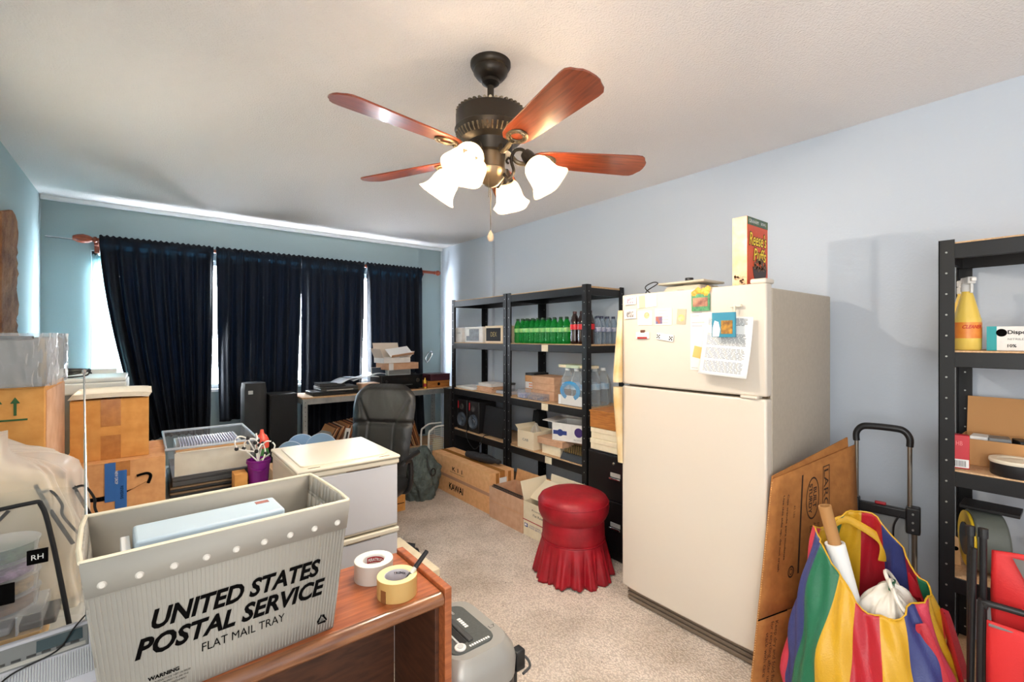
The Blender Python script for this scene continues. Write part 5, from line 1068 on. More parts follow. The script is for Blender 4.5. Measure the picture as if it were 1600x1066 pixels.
t = thing('purple_bucket', 'purple plastic bucket holding white wire clamps', 'bucket', (0.395, 2.335, TT), 0)
G().lathe([(0.0, 0.003), (0.034, 0.003), (0.036, 0.0), (0.046, 0.125), (0.049, 0.128), (0.049, 0.133), (0.045, 0.133), (0.043, 0.12)], 30).build('pail', mat('purple_plastic', (128, 24, 132), 0.25), t); G().tube([(-0.048, 0, 0.125), (-0.03, -0.03, 0.10), (0, -0.052, 0.09), (0.03, -0.03, 0.10), (0.048, 0, 0.125)], 0.003, 6, 4).build('handle', MATS['purple_plastic'], t)
t = thing('squeeze_bottle', 'green squeeze bottle with red top beside the purple bucket', 'bottle', (0.43, 2.46, TT+0.0005), 0)
G().lathe([(0, 0), (0.028, 0), (0.03, 0.01), (0.03, 0.13), (0.026, 0.16)], 22).build('body', mat('green_plastic', (70, 130, 70), 0.4), t); G().lathe([(0.03, 0.155), (0.031, 0.19), (0.022, 0.21), (0.01, 0.222), (0.007, 0.24), (0, 0.242)], 22).build('cap', mat('coral_red', (226, 84, 66), 0.4), t)
ww_ = mat('white_coated_wire', (240, 238, 232), 0.35)
for k, (x, y, z, rz, ry, lab) in enumerate(((0.345, 2.32, 0.93, 20, -50, 'white clamp hanging over the clear bin, leftmost'), (0.375, 2.33, 0.90, -15, -20, 'white clamp upright in the purple bucket, middle'), (0.40, 2.32, 0.87, 40, 10, 'white clamp lying low at the bucket rim'), (0.42, 2.345, 0.885, -40, 35, 'white clamp pointing right above the bucket'), (0.39, 2.35, 0.915, 70, -8, 'white clamp behind the others in the bucket'))):
    t = thing('wire_clamp', lab, 'clamp', (x, y, z-0.03), rz, 'white clamps in the bucket'); M = Euler((0, math.radians(ry), 0)).to_matrix()
    for sx in (-1, 1):
        pts = [M @ Vector(p) for p in ((0, 0, -0.05), (sx*0.012, 0, -0.02), (sx*0.026, 0, 0.02), (sx*0.02, 0.006*sx, 0.05), (sx*0.004, 0, 0.06))]; G().tube(pts, 0.0032, 6, 4).build('arm', ww_, t)
    for p in ((0.03, 0, 0.018), (-0.03, 0, 0.03)):
        G().lathe([(0.0001, -0.009), (0.0065, -0.0065), (0.009, 0), (0.0065, 0.0065), (0.0001, 0.009)], 14, Matrix.Translation(M @ Vector(p))).build('ball_tip', black_pl, t)

# foreground vinyl bags
t = thing('vinyl_bag', 'clear vinyl storage bag with black piping and round containers inside', 'bag', (-0.275, 1.37, TT+0.0005), 0)
def vb(x0, x1, y0, y1, H, lean, tx=0.0, seed=0, puff=0.012):
    def fn(u, v):
        a = 2*PI*u; e = 0.3; cx = math.copysign(abs(math.cos(a))**e, math.cos(a)); sy = math.copysign(abs(math.sin(a))**e, math.sin(a))
        n_ = puff*(0.5*math.sin(5*a+7*v+seed)+0.3*math.sin(13*a-5*v))*math.sin(PI*v); k = 1-tx*v
        return ((x0+x1)/2+((x1-x0)/2+n_)*cx*k, (y0+y1)/2+((y1-y0)/2*(1-0.25*v)+n_)*sy+lean*v, H*v*(1-0.03*math.sin(2*a+seed)))
    return fn
fn = vb(-0.175, 0.155, 0.0, 0.19, 0.32, 0.03)
G().grid(fn, 120, 20, cu=True).build('film', clear_film, t, angle=180)
fr = lambda s_, z: (-0.01+s_*0.158, 0.004+0.06*z/0.32-0.012, z)
G().tube([(-0.165, 0.045, 0.285), (-0.05, 0.038, 0.31), (0.075, 0.040, 0.325), (0.098, 0.040, 0.315), (0.115, 0.03, 0.24), (0.135, 0.012, 0.12), (0.152, -0.004, 0.008)], 0.0045, 8, 6).build('piping', black_matte, t)
G().tube([(0.05, 0.034, 0.318), (0.03, 0.02, 0.295), (0.0, 0.014, 0.265)], 0.005, 6, 4, flat=0.4).build('zip_pull', dark_grey, t)
box('tag_label', ink, t, 0.080, 0.112, 0.004, 0.008, 0.205, 0.235, 0.001); text('RH', t, (0.096, 0.0032, 0.220), 0.018, white_ink, rot=(90, 0, 0))
box('tag_label', ink, t, 0.0, 0.065, -0.008, -0.005, 0.140, 0.182, 0.001)
for k, c in enumerate(((150, 110, 80), (214, 176, 120), (190, 150, 190), (96, 120, 96))):
    cc = thing('round_container', ('bottom round clear container of stack inside the vinyl bag', 'second round clear container inside the vinyl bag', 'third round container with pinkish contents in vinyl bag', 'top round container with green contents in vinyl bag')[k], 'container', (-0.248, 1.462, TT+0.095+k*0.036), 0)
    G().lathe([(0, 0.001), (0.058, 0.0), (0.062, 0.03), (0.064, 0.034), (0, 0.034)], 30).build('tub', clear_pl, cc); G().lathe([(0, 0.003), (0.054, 0.003), (0.056, 0.016), (0, 0.018)], 24).build('contents', mat('contents_%s' % ('brown', 'amber', 'mauve', 'green')[k], c, 0.8, noise=(60, tuple(int(q*0.7) for q in c))), cc)
cc = thing('compartment_box', 'clear compartment box beneath round containers in the vinyl bag', 'box', (-0.285, 1.394, TT+0.004), 0)
box('base', mat('amber_tan', (206, 166, 106), 0.5), cc, -0.112, 0.108, 0.005, 0.12, 0, 0.05, 0.003); box('lid', clear_pl, cc, -0.114, 0.110, 0.003, 0.122, 0.05, 0.09, 0.003)
for x in (-0.09, -0.01, 0.07): box('divider', lt_grey, cc, x, x+0.003, 0.006, 0.128, 0.05, 0.088, 0)
for x, c in ((-0.05, MATS['peach_pic']), (0.03, MATS['grey_mag']), (0.10, dark_grey)): box('small_parts', c, cc, x-0.03, x+0.03, 0.02, 0.11, 0.05, 0.066, 0.004)
t = thing('vinyl_bag', 'large milky vinyl bag with white linens behind the piped bag', 'bag', (-0.27, 1.60, TT+0.0005), 0)
lin_m = mat('beige_linen', (232, 220, 200), 0.9, noise=(6, (222, 206, 182)), bump=(10, 0.6, 0.02))
def lf(u, v):
    a = 2*PI*u; e = 0.45; cx = math.copysign(abs(math.cos(a))**e, math.cos(a)); sy = math.copysign(abs(math.sin(a))**e, math.sin(a)); r = min(1, (1-v)*7)**0.6
    return (-0.02+0.155*cx*r*(1-0.28*v), 0.14+0.11*sy*r, 0.002+0.36*v+0.01*math.sin(6*a)*v-0.05*cx*v)
G().grid(lf, 60, 22, cu=True).build('linens', lin_m, t, angle=180)
def bag2(u, v):
    a = 2*PI*u; e = 0.35; cx = math.copysign(abs(math.cos(a))**e, math.cos(a)); sy = math.copysign(abs(math.sin(a))**e, math.sin(a))
    n_ = 0.010*math.sin(4*a+9*v)+0.005*math.sin(15*a-6*v); k = 1-0.42*v**1.5 if cx > 0 else 1.0
    r = min(1, (1-v)*9)**0.5
    return (-0.01+(0.175*k+n_)*cx*r, 0.14+(0.135+n_)*sy*r, (0.41-0.03*cx)*v)
G().grid(bag2, 110, 24, cu=True).build('film', frost_film, t, angle=180)
for k, o_ in enumerate((0.0, 0.055)):
    G().tube([(0.055+o_, 0.02+o_*1.3, 0.315-o_*0.3), (0.085+o_, 0.0+o_*1.3, 0.25-o_*0.3), (0.125+o_*0.8, -0.004+o_*1.2, 0.16)], 0.006, 8, 5, flat=0.5).build('strap', black_matte, t)
    G().tube([(0.062+o_, 0.008+o_*1.3, 0.295-o_*0.3), (0.085+o_, -0.002+o_*1.3, 0.30-o_*0.3), (0.105+o_, -0.006+o_*1.3, 0.265-o_*0.3), (0.107+o_, -0.006+o_*1.3, 0.235-o_*0.3), (0.14+o_*0.7, -0.006+o_*1.2, 0.175)], 0.005, 8, 5, flat=0.5).build('strap', black_matte, t)
tag(G().tube([(-0.035+0.045*math.cos(a), 2.10+0.045*math.sin(a), TT+0.012) for a in [2*PI*i/24 for i in range(24)]], 0.008, 8, closed=True).build('red_ring', mat('red_plastic', (190, 24, 34), 0.35)), 'red plastic ring on the table behind the mail tray', 'ring')
# hide on the left wall
hp = []
rn = random.Random(5)
for i in range(26): z = 1.30+0.76*i/25; hp.append((0.17+0.05*math.sin(i*0.9)*0.4+rn.uniform(-0.02, 0.02)+(0.03 if i % 2 else 0), z))
poly = [(-0.2, 1.28)]+hp+[(0.12, 2.09), (0.05, 2.10), (-0.2, 2.04)]
t = thing('wall_hanging', 'ragged brown bark-like hanging on the left wall', 'wall hanging', (XL+0.004, 3.76, 0), 90)
g = G(); g.prism(poly, 0, 0.02, T((0, -0.001, 0), 90)); g.build('hide', mat('brown_bark', (164, 116, 76), 0.9, noise=(10, (120, 78, 48)), bump=(30, 1, 0.02)), t, bevel=0.004)
g = G()
for i in range(40): z = 1.3+0.74*i/39; g.cyl((0.15, -0.012, z), (0.20+rn.uniform(0, 0.03), -0.012, z-0.035), 0.005, 0.0005, n=5)
g.build('ragged_fringe', MATS['brown_bark'], t, kind='stuff')

# ------------------------------------------------------------------ paper shredder
t = thing('paper_shredder', 'grey and silver paper shredder on floor right of the desk', 'shredder', (0.765, 1.06, 0))
def rrect(x0, x1, y0, y1, r, n=8):
    P = []
    for cx, cy, a0 in ((x1-r, y0+r, -90), (x1-r, y1-r, 0), (x0+r, y1-r, 90), (x0+r, y0+r, 180)):
        for i in range(n+1): a = math.radians(a0+90*i/n); P.append((cx+r*math.cos(a), cy+r*math.sin(a)))
    return P
def loft(prs):
    g = G(); n = len(prs[0][0])
    for j, (P, z) in enumerate(prs): g.v += [(x, y, z) for x, y in P]
    for j in range(len(prs)-1):
        for i in range(n): g.f.append((j*n+i, j*n+(i+1) % n, (j+1)*n+(i+1) % n, (j+1)*n+i)); g.mi.append(0)
    g.f.append(tuple((len(prs)-1)*n+i for i in range(n))); g.mi.append(0); g.f.append(tuple(range(n-1, -1, -1))); g.mi.append(0)
    return g
loft([(rrect(-0.11, 0.105, 0.01, 0.31, 0.05), 0.0), (rrect(-0.118, 0.115, 0.004, 0.318, 0.06), 0.30), (rrect(-0.118, 0.115, 0.004, 0.318, 0.06), 0.38)]).build('waste_bin', black_pl, t)
loft([(rrect(-0.122, 0.12, 0.0, 0.322, 0.07), 0.375), (rrect(-0.124, 0.123, -0.002, 0.324, 0.07), 0.42), (rrect(-0.118, 0.117, 0.006, 0.318, 0.066), 0.448), (rrect(-0.102, 0.100, 0.024, 0.302, 0.058), 0.474), (rrect(-0.098, 0.096, 0.028, 0.298, 0.055), 0.478)]).build('silver_housing', mat('shredder_silver', (160, 158, 152), 0.35, 0.2), t)
loft([(rrect(-0.09, 0.062, 0.055, 0.275, 0.035), 0.477), (rrect(-0.088, 0.060, 0.057, 0.273, 0.034), 0.4815)]).build('control_deck', mat('slate_plastic', (70, 74, 72), 0.5, noise=(120, (78, 82, 80))), t)
box('paper_slot', black_matte, t, -0.045, -0.025, 0.09, 0.255, 0.4812, 0.4825, 0); box('slot_lip', dark_grey, t, -0.022, -0.004, 0.085, 0.26, 0.4812, 0.4885, 0.003); box('slot_lip', lt_grey, t, -0.053, -0.047, 0.085, 0.26, 0.4812, 0.486, 0.001)
G().cyl((-0.055, 0.078, 0.4812), (-0.055, 0.078, 0.487), 0.017, n=28).build('power_button', white_card, t, bevel=0.002); G().cyl((-0.055, 0.078, 0.487), (-0.055, 0.078, 0.489), 0.009, n=24).build('button_cap', lt_grey, t)
g = G()
for i in range(9): g.box(-0.028+i*0.008, -0.023+i*0.008, 0.066, 0.074, 0.4815, 0.4822)
for i in range(5): g.box(0.008, 0.02, 0.15+i*0.011, 0.158+i*0.011, 0.4815, 0.4822)
g.build('warning_icons', white_ink, t, kind='stuff'); text('SHRED', t, (0.015, 0.245, 0.4824), 0.03, white_ink, rot=(0, 0, -90)); text('L7', t, (0.08, 0.11, 0.4785), 0.022, dark_grey, rot=(0, 0, 0), height=0.014)
box('window', mat('smoked_window', (20, 22, 26), 0.08), t, -0.07, 0.06, -0.004, 0.004, 0.30, 0.365, 0.004)
g = G(); g.box(0.118, 0.135, 0.05, 0.26, 0.0, 0.40); g.box(0.116, 0.15, 0.03, 0.062, 0.36, 0.42); g.build('side_rail', black_pl, t, bevel=0.004)
G().tube([(0.135, 0.05, 0.385), (0.160, 0.045, 0.385), (0.160, 0.02, 0.37), (0.125, 0.012, 0.365)], 0.004, 8, 4).build('catch_wire', dark_grey, t)

# ------------------------------------------------------------------ cardboard sheet by the fridge
t = thing('flattened_carton', 'large flattened brown carton leaning against the refrigerator side', 'cardboard', (1.80, 0.79, 0), 0)
def quad(fx, fz, off):      # fx along, fz up (0..1)
    A = Vector((0.0, 0.030, 0.0)); B = Vector((0.62, -0.165, 0.0)); Dt = Vector((0.172, 0.018, 0.81)); n_ = (B-A).cross(Dt-A); Ct = Vector((0.648, 0, 0.906)); Ct.y = A.y-(n_.x*(Ct.x-A.x)+n_.z*(Ct.z-A.z))/n_.y
    p = A.lerp(B, fx).lerp(Dt.lerp(Ct, fx), fz); n_ = n_.normalized(); n_ = n_ if n_.y < 0 else -n_; return p+n_*off
for nm, o0, o1, f0, f1 in (('panel', 0.0, 0.005, 0.0, 0.345), ('panel', 0.0, 0.005, 0.352, 1.0)):
    pn = G().grid(lambda u, v: tuple(quad(u, f0+(f1-f0)*v, 0.0025)), 12, 10).build(nm, kraft_d, t, solid=0.005, angle=30)
g = G(); g.hexa([quad(0.01, 0, -0.008), quad(0.98, 0, -0.008), quad(0.98, 0, -0.003), quad(0.01, 0, -0.003)], [quad(0.01, 1.01, -0.008), quad(0.93, 1.045, -0.008), quad(0.93, 1.045, -0.003), quad(0.01, 1.01, -0.003)]); g.build('back_panel', kraft_d, t, smooth=False)
g = G(); g.hexa([quad(0.0, 0.345, 0.001), quad(0.26, 0.345, 0.001), quad(0.26, 0.345, 0.0052), quad(0.0, 0.345, 0.0052)], [quad(0.0, 0.352, 0.001), quad(0.26, 0.352, 0.001), quad(0.26, 0.352, 0.0052), quad(0.0, 0.352, 0.0052)]); g.build('fold_line', ink, t, smooth=False)
g = G(); N_ = 90
for i in range(N_):
    z = 0.01+0.98*i/N_; a_ = quad(0, z, 0.0015); g.tube([a_+Vector((-0.001, 0, 0)), quad(0, z+0.5/N_, 0.0015)+Vector((-0.001, 0, 0))], 0.0017, 4)
g.build('corrugated_edge', mat('pale_corrugation', (206, 160, 104), 0.8), t, kind='stuff')
def qmap(o, off=0.0056):     # place flat print (drawn in a unit panel) onto the leaning sheet
    for v in o.data.vertices: v.co = quad(v.co.x, v.co.y, off)
    return o
def qtext(s, fx, fz, w_, h_, m_=None, rot=-90, **k):
    o = text(s, t, (0, 0, 0), w_, m_ or mat('brown_ink', (58, 34, 18), 0.8), rot=(0, 0, 0), height=h_, **k)
    R_ = math.radians(rot)
    for v in o.data.vertices:
        x, y = v.co.x, v.co.y; v.co = (fx+x*math.cos(R_)/0.68-y*math.sin(R_)/0.68, fz+(x*math.sin(R_)+y*math.cos(R_))/0.85, 0)
    return qmap(o)
bi = MATS.get('brown_ink') or mat('brown_ink', (58, 34, 18), 0.8)
def qrect(x0, x1, z0, z1, name='print_bar'): g = G().add([(x0, z0, 0), (x1, z0, 0), (x1, z1, 0), (x0, z1, 0)], [(0, 1, 2, 3)]); return qmap(g.build(name, bi, t, smooth=False))
qrect(0.335, 0.352, 0.50, 0.96); 
for a_ in ((0.585, 0.592, 0.70, 0.96), (0.66, 0.667, 0.70, 0.96), (0.585, 0.667, 0.70, 0.706), (0.585, 0.667, 0.955, 0.96)): qrect(*a_)
qtext('LARGE', 0.626, 0.83, 0.19, 0.036, bold=0.01); qtext('BUILT\nSTURDY', 0.47, 0.83, 0.12, 0.06, bold=0.03); qtext('FOR MOVING\nAND STORING\nEASY TO USE', 0.50, 0.64, 0.12, 0.07)
qtext('Use this side up, do not crush', 0.14, 0.72, 0.30, 0.016, bold=0.02); qtext('Caja grande para mudanza', 0.19, 0.74, 0.26, 0.016, bold=0.02); qtext('45 Lbs', 0.27, 0.80, 0.05, 0.012)
qtext('Keep dry and fold flat\nfor recycling after use\nstack with care', 0.13, 0.18, 0.24, 0.07)
def qring(cx, cz, rx, rz, w_=0.008, n=30):
    g = G()
    for i in range(n):
        a = 2*PI*i/n; b = 2*PI*(i+1)/n
        g.add([(cx+rx*math.cos(a), cz+rz*math.sin(a), 0), (cx+rx*math.cos(b), cz+rz*math.sin(b), 0), (cx+(rx-w_)*math.cos(b), cz+(rz-w_)*math.sin(b), 0), (cx+(rx-w_)*math.cos(a), cz+(rz-w_)*math.sin(a), 0)], [(0, 1, 2, 3)])
    return qmap(g.build('print_ring', bi, t, smooth=False))
qring(0.47, 0.83, 0.075, 0.10); qring(0.27, 0.52, 0.03, 0.028); qring(0.27, 0.52, 0.016, 0.015, 0.005); qring(0.36, 0.27, 0.035, 0.035)

# ------------------------------------------------------------------ striped woven bag
SR = mat('weave_red', (176, 30, 44), 0.4, bump=(240, 0.5, 0.002)); SG = mat('weave_green', (30, 104, 72), 0.4, bump=(240, 0.5, 0.002)); SY = mat('weave_yellow', (206, 158, 34), 0.4, bump=(240, 0.5, 0.002)); SB = mat('weave_blue', (52, 60, 116), 0.4, bump=(240, 0.5, 0.002)); SP = mat('weave_pink', (200, 60, 80), 0.4, bump=(240, 0.5, 0.002))
stripe_m = [SR, SG, SY, SB, SP]
t = thing('striped_bag', 'rainbow striped woven plastic tote bag on floor at right', 'bag', (1.93, 0.482, 0), 0)
seq = [0, 2, 1, 2, 4, 3, 1, 2, 0, 2, 3, 4, 2, 1, 0, 3, 2, 1, 4, 2, 3, 1, 2, 0, 3, 2, 1, 4]
NU, NV = 288, 44
g = G()
Rb = [(0.0, 0.20), (0.04, 0.235), (0.2, 0.25), (0.4, 0.235), (0.6, 0.215), (0.8, 0.185), (1.0, 0.15)]
def rad(v):
    for (a_, ra), (b_, rb) in zip(Rb, Rb[1:]):
        if v <= b_: return ra+(rb-ra)*(v-a_)/(b_-a_)
    return Rb[-1][1]
vang = math.atan2(-0.79, -0.62)     # toward the camera
def sb(u, v):
    a = 2*PI*u; fr_ = math.cos(a-vang)           # 1 at the front
    H = 0.615-0.105*fr_+0.03*math.sin(3*a+1)
    r = rad(v)*(1+0.06*math.sin(4*a+5*v+1)*v+0.04*math.sin(9*a-8*v)+0.02*math.sin(23*a+11*v)+0.015*math.sin(17*v+6*a))
    return (r*math.cos(a)+0.02*v, r*math.sin(a), H*v+0.006*math.sin(11*a)*v)
for j in range(NV):
    for i in range(NU): g.v.append(sb(i/NU, j/(NV-1)))
for j in range(NV-1):
    for i in range(NU):
        b = (i+1) % NU; g.f.append((j*NU+i, j*NU+b, (j+1)*NU+b, (j+1)*NU+i)); g.mi.append(seq[i//18 % len(seq)])
g.build('woven_body', stripe_m, t, solid=0.0025, angle=180)
g = G(); g.tube([Vector(sb(i/60, 1.0)) for i in range(60)], 0.0028, 6, closed=True); g.build('rim_binding', SY, t)
def handle(a0, a1, h_, flat, m_):
    p0 = Vector(sb(a0, 0.86)); p1 = Vector(sb(a1, 0.86)); mid = (p0+p1)/2; 
    return G().tube([p0+Vector((0, 0, -0.05)), p0+Vector((0, 0, 0.02)), mid.lerp(p0, 0.4)+h_*0.8, mid+h_, mid.lerp(p1, 0.4)+h_*0.8, p1+Vector((0, 0, 0.02)), p1+Vector((0, 0, -0.05))], 0.014, 8, 8, flat=0.25).build('carry_handle', m_, t)
ua = (vang/(2*PI)) % 1
handle((ua+0.36) % 1, (ua+0.60) % 1, Vector((0.02, 0.02, 0.10)), 0, SY); handle((ua+0.03) % 1, (ua+0.16) % 1, Vector((-0.06, -0.12, -0.34)), 0, SR); 
handle((ua+0.17) % 1, (ua+0.27) % 1, Vector((0.02, -0.08, -0.22)), 0, SR)
t = thing('cardboard_tube', 'brown cardboard tube sticking out of the striped bag', 'tube', (1.90, 0.50, 0.24), 0)
tp0 = Vector((0.03, -0.02, 0.0)); td = Vector((-0.055, 0.115, 0.55)); tl = td.length; td.normalize()
tube_mat = mat('brown_tube', (176, 128, 76), 0.7)
def pipe(p0, p1, ro, ri, m_, nm):
    g = G(); L_ = (p1-p0).length; q = (p1-p0).to_track_quat('Z', 'Y').to_matrix().to_4x4(); M = Matrix.Translation(p0) @ q
    g.lathe([(ri, 0), (ro, 0), (ro, L_), (ri, L_), (ri, L_*0.7)], 28, M); return g.build(nm, m_, t)
pipe(tp0, tp0+td*0.56, 0.020, 0.015, tube_mat, 'tube')
t = thing('paper_roll', 'white rolled paper sleeve around the brown tube in the bag', 'roll', (1.90, 0.50, 0.24), 0); pipe(tp0, tp0+td*0.43, 0.031, 0.0215, paper, 'sleeve')
t = thing('plastic_bag_bundle', 'white plastic hangers and bags bulging from the striped bag', 'bundle', (1.945, 0.425, 0.33), 0)
def bnd(u, v):
    a = 2*PI*u; r = 0.100*math.sin(PI*(0.15+0.85*v))**0.6*(1+0.14*math.sin(5*a+6*v)+0.09*math.sin(11*a-7*v)+0.05*math.sin(19*a+13*v)); return (r*math.cos(a), 0.9*r*math.sin(a), 0.22*v+0.015*math.sin(4*a+6*v))
G().grid(bnd, 80, 24, cu=True).build('plastic', mat('warm_white_plastic', (232, 226, 214), 0.4), t, angle=180)
for k in range(3):
    G().tube([Vector((-0.05+0.04*k, -0.04+0.02*k, 0.20+0.010*k))+Vector((0.05*math.cos(a)*1.0, 0.018*math.sin(a), 0.035*math.sin(a)-0.02*math.cos(a))) for a in [2*PI*i/16 for i in range(16)]], 0.006, 7, closed=True).build('hanger_loop', MATS['warm_white_plastic'], t)
box('green_patch', SG, t, -0.03, 0.02, -0.01, 0.0, 0.215, 0.24, 0.003)

# ------------------------------------------------------------------ hand truck
t = thing('folding_hand_truck', 'folding hand truck with black grip and steel tubes against wall', 'hand truck', (2.50, 0.575, 0), -82)
t.scale = (0.86, 1, 1)
alu = mat('brushed_tube', (150, 142, 130), 0.3, 0.85)
for sx in (-1, 1):
    G().cyl((sx*0.105, 0, 0.62), (sx*0.105, 0, 0.93), 0.0095, n=16).build('handle_tube', alu, t)
    G().cyl((sx*0.122, 0.005, 0.10), (sx*0.122, 0.005, 0.62), 0.011, n=16).build('lower_tube', alu, t)
    box('bracket', black_pl, t, sx*0.118-0.027, sx*0.118+0.027, -0.025, 0.025, 0.56, 0.67, 0.006)
    g = G()
    for z in (0.58, 0.61, 0.645): g.cyl((sx*0.118, -0.025, z), (sx*0.118, -0.0275, z), 0.0045, n=10)
    g.build('bolts', rivet_m, t, kind='stuff')
    w_ = G().lathe([(0.02, -0.012), (0.055, -0.014), (0.06, -0.008), (0.06, 0.008), (0.055, 0.014), (0.02, 0.012)], 28, T((sx*0.16, 0.03, 0.061), 0, 90), close=True).build('wheel', black_pl, t)
G().tube([(-0.105, 0, 0.92), (-0.105, 0, 0.955), (-0.085, 0, 0.982), (-0.05, 0, 0.99), (0.05, 0, 0.99), (0.085, 0, 0.982), (0.105, 0, 0.955), (0.105, 0, 0.92)], 0.0145, 12, 5).build('grip', black_pl, t)
box('crossbar', black_pl, t, -0.10, 0.10, -0.015, 0.015, 0.615, 0.655, 0.006); box('release_button', mat('dull_red_button', (170, 40, 50), 0.4), t, -0.03, 0.015, -0.008, 0.008, 0.655, 0.667, 0.004)
box('back_plate', mid_grey, t, -0.10, 0.10, 0.004, 0.012, 0.30, 0.61, 0.003); box('plate_logo', black_pl, t, -0.02, 0.012, -0.0, 0.004, 0.52, 0.56, 0.001); box('toe_plate', alu, t, -0.13, 0.13, -0.06, 0.03, 0.035, 0.045, 0.003)
G().tube([(0.07, -0.012, 0.63), (0.045, -0.014, 0.57), (0.05, -0.012, 0.45), (0.06, -0.01, 0.35)], 0.004, 6, 6).build('bungee', black_pl, t)
G().cyl((-0.16, 0.03, 0.061), (0.16, 0.03, 0.061), 0.007, n=10).build('axle', alu, t)

# ------------------------------------------------------------------ right shelf contents
def spray(x, y, lab):
    t = thing('spray_bottle', lab, 'bottle', (x, y, Z4+0.001), -60)
    G().lathe([(0, 0.002), (0.036, 0), (0.04, 0.006), (0.04, 0.115), (0.037, 0.125), (0.028, 0.165), (0.019, 0.205), (0.016, 0.215), (0.016, 0.222), (0, 0.222)], 30).build('body', yellow_pl, t)
    G().lathe([(0.0405, 0.045), (0.0405, 0.105)], 30).build('label_band', mat('orange_label', (240, 150, 60), 0.4, noise=(14, (236, 120, 50))), t)
    g = text('CLEANER', t, (0, -0.0412, 0.088), 0.055, mat('red_script', (206, 50, 30), 0.5), height=0.014, shear=0.4, bold=0.03)
    for v in g.data.vertices: v.co.z = -(0.041-math.sqrt(max(0, 0.041**2-v.co.x**2)))
    G().lathe([(0, 0.262), (0.013, 0.262), (0.014, 0.25), (0.018, 0.246), (0.018, 0.222), (0, 0.222)], 18).build('collar', white_card, t)
    box('trigger_head', white_card, t, -0.012, 0.012, -0.035, 0.022, 0.25, 0.276, 0.004); box('nozzle', white_card, t, -0.007, 0.007, -0.05, -0.035, 0.258, 0.272, 0.002); box('trigger', white_card, t, -0.004, 0.004, -0.034, -0.026, 0.215, 0.25, 0.002)
    return t
spray(2.45, 0.305, 'yellow spray cleaner bottle nearer the front of right shelf'); spray(2.555, 0.33, 'yellow spray cleaner bottle partly behind the front one')
t = thing('glove_box', 'white and teal disposable glove box on upper right shelf', 'box', (2.43, 0.125, Z4+0.001), -90)
box('carton', white_card, t, -0.125, 0.125, 0, 0.13, 0, 0.088, 0.001); box('teal_end', mat('teal_print', (30, 150, 156), 0.5), t, -0.1258, -0.10, -0.0006, 0.131, 0.0, 0.0885, 0)
text('Disposable', t, (-0.03, -0.001, 0.065), 0.085, ink, height=0.018, bold=0.02); text('NITRILE GLOVES', t, (-0.03, -0.001, 0.042), 0.085, grey_ink, height=0.007); text('10%', t, (-0.062, -0.001, 0.018), 0.022, ink, height=0.011, bold=0.02)
G().cyl((-0.088, 0, 0.065), (-0.088, -0.0012, 0.065), 0.014, n=20).build('brand_oval', ink, t)
t = cbox('open shallow brown cardboard box with small items on right shelf', (2.505, 0.13, Z3+0.001), -90, 0.42, 0.19, 0.10, kraft_d and mat('box_tan', (188, 140, 90), 0.85), opened=True, flaps=(('b', 10, 0.15),), flap_mt=MATS['box_tan'])
for k, (x, w_, m_, nm, lab) in enumerate(((0.283, 0.05, white_card, 'battery_box', 'small white box standing in the open brown box'), (0.225, 0.06, mid_grey, 'cassette_case', 'small grey-brown case next to the white one in open box'), (0.15, 0.05, black_pl, 'small_tool', 'black handled tool lying in the open brown box'))):
    q = thing(nm, lab, 'box' if k < 2 else 'tool', (2.53, x, Z3+0.075), -90+10*k); box('body', m_, q, -w_/2, w_/2, 0, 0.08, 0, 0.035, 0.003); box('edge_strip', silver, q, -w_/2+0.002, w_/2-0.002, -0.001, 0, 0.006, 0.012, 0)
t = thing('red_carton', 'small red box standing at front left of right middle shelf', 'box', (2.40, 0.318, Z3+0.001), -78); box('carton', mat('red_carton', (200, 28, 44), 0.4), t, -0.026, 0.026, 0, 0.04, 0, 0.125, 0.0015)
box('barcode_panel', white_ink, t, -0.024, 0.024, -0.0006, 0, 0.004, 0.035, 0); g = G()
for i in range(9): g.box(-0.018+i*0.004, -0.0165+i*0.004, -0.0012, -0.0006, 0.008, 0.03)
g.build('barcode', ink, t, kind='stuff'); text('HB', t, (-0.002, -0.0008, 0.095), 0.018, mat('pink_ink', (240, 130, 130), 0.5), height=0.016)
t = thing('round_tin', 'black round tin with white lid on right middle shelf', 'tin', (2.43, 0.175, Z3+0.001), 0); G().lathe([(0, 0), (0.066, 0), (0.068, 0.004), (0.068, 0.045), (0, 0.045)], 44).build('body', black_pl, t); G().lathe([(0.07, 0.045), (0.072, 0.05), (0.071, 0.058), (0.05, 0.058), (0.046, 0.054), (0.03, 0.054), (0.02, 0.058), (0, 0.058)], 44).build('lid', ivory, t)
t = thing('yellow_reel', 'grey drum with yellow face standing on lower right shelf', 'reel', (2.50, 0.245, Z2+0.001), -100)
G().cyl((0, -0.02, 0.115), (0, 0.07, 0.115), 0.112, n=44).build('drum', mat('green_grey', (92, 98, 92), 0.5), t, bevel=0.008); G().cyl((0, -0.030, 0.115), (0, -0.02, 0.115), 0.104, n=44).build('yellow_face', mat('yellow_paint', (226, 190, 40), 0.45), t, bevel=0.004); G().cyl((0, -0.034, 0.115), (0, -0.03, 0.115), 0.06, n=32).build('centre_disc', black_pl, t)
t.rotation_euler = (0, 0, math.radians(-160)); t.location = (2.485, 0.285, Z2+0.001)
t = thing('black_tray', 'flat black tray on top of the grey drum, lower right shelf', 'tray', (2.47, 0.26, Z2+0.232), -90); box('body', black_pl, t, -0.07, 0.09, 0, 0.12, 0, 0.012, 0.002); box('skirt', black_pl, t, -0.05, 0.05, 0.02, 0.10, -0.001, 0.0, 0.0)
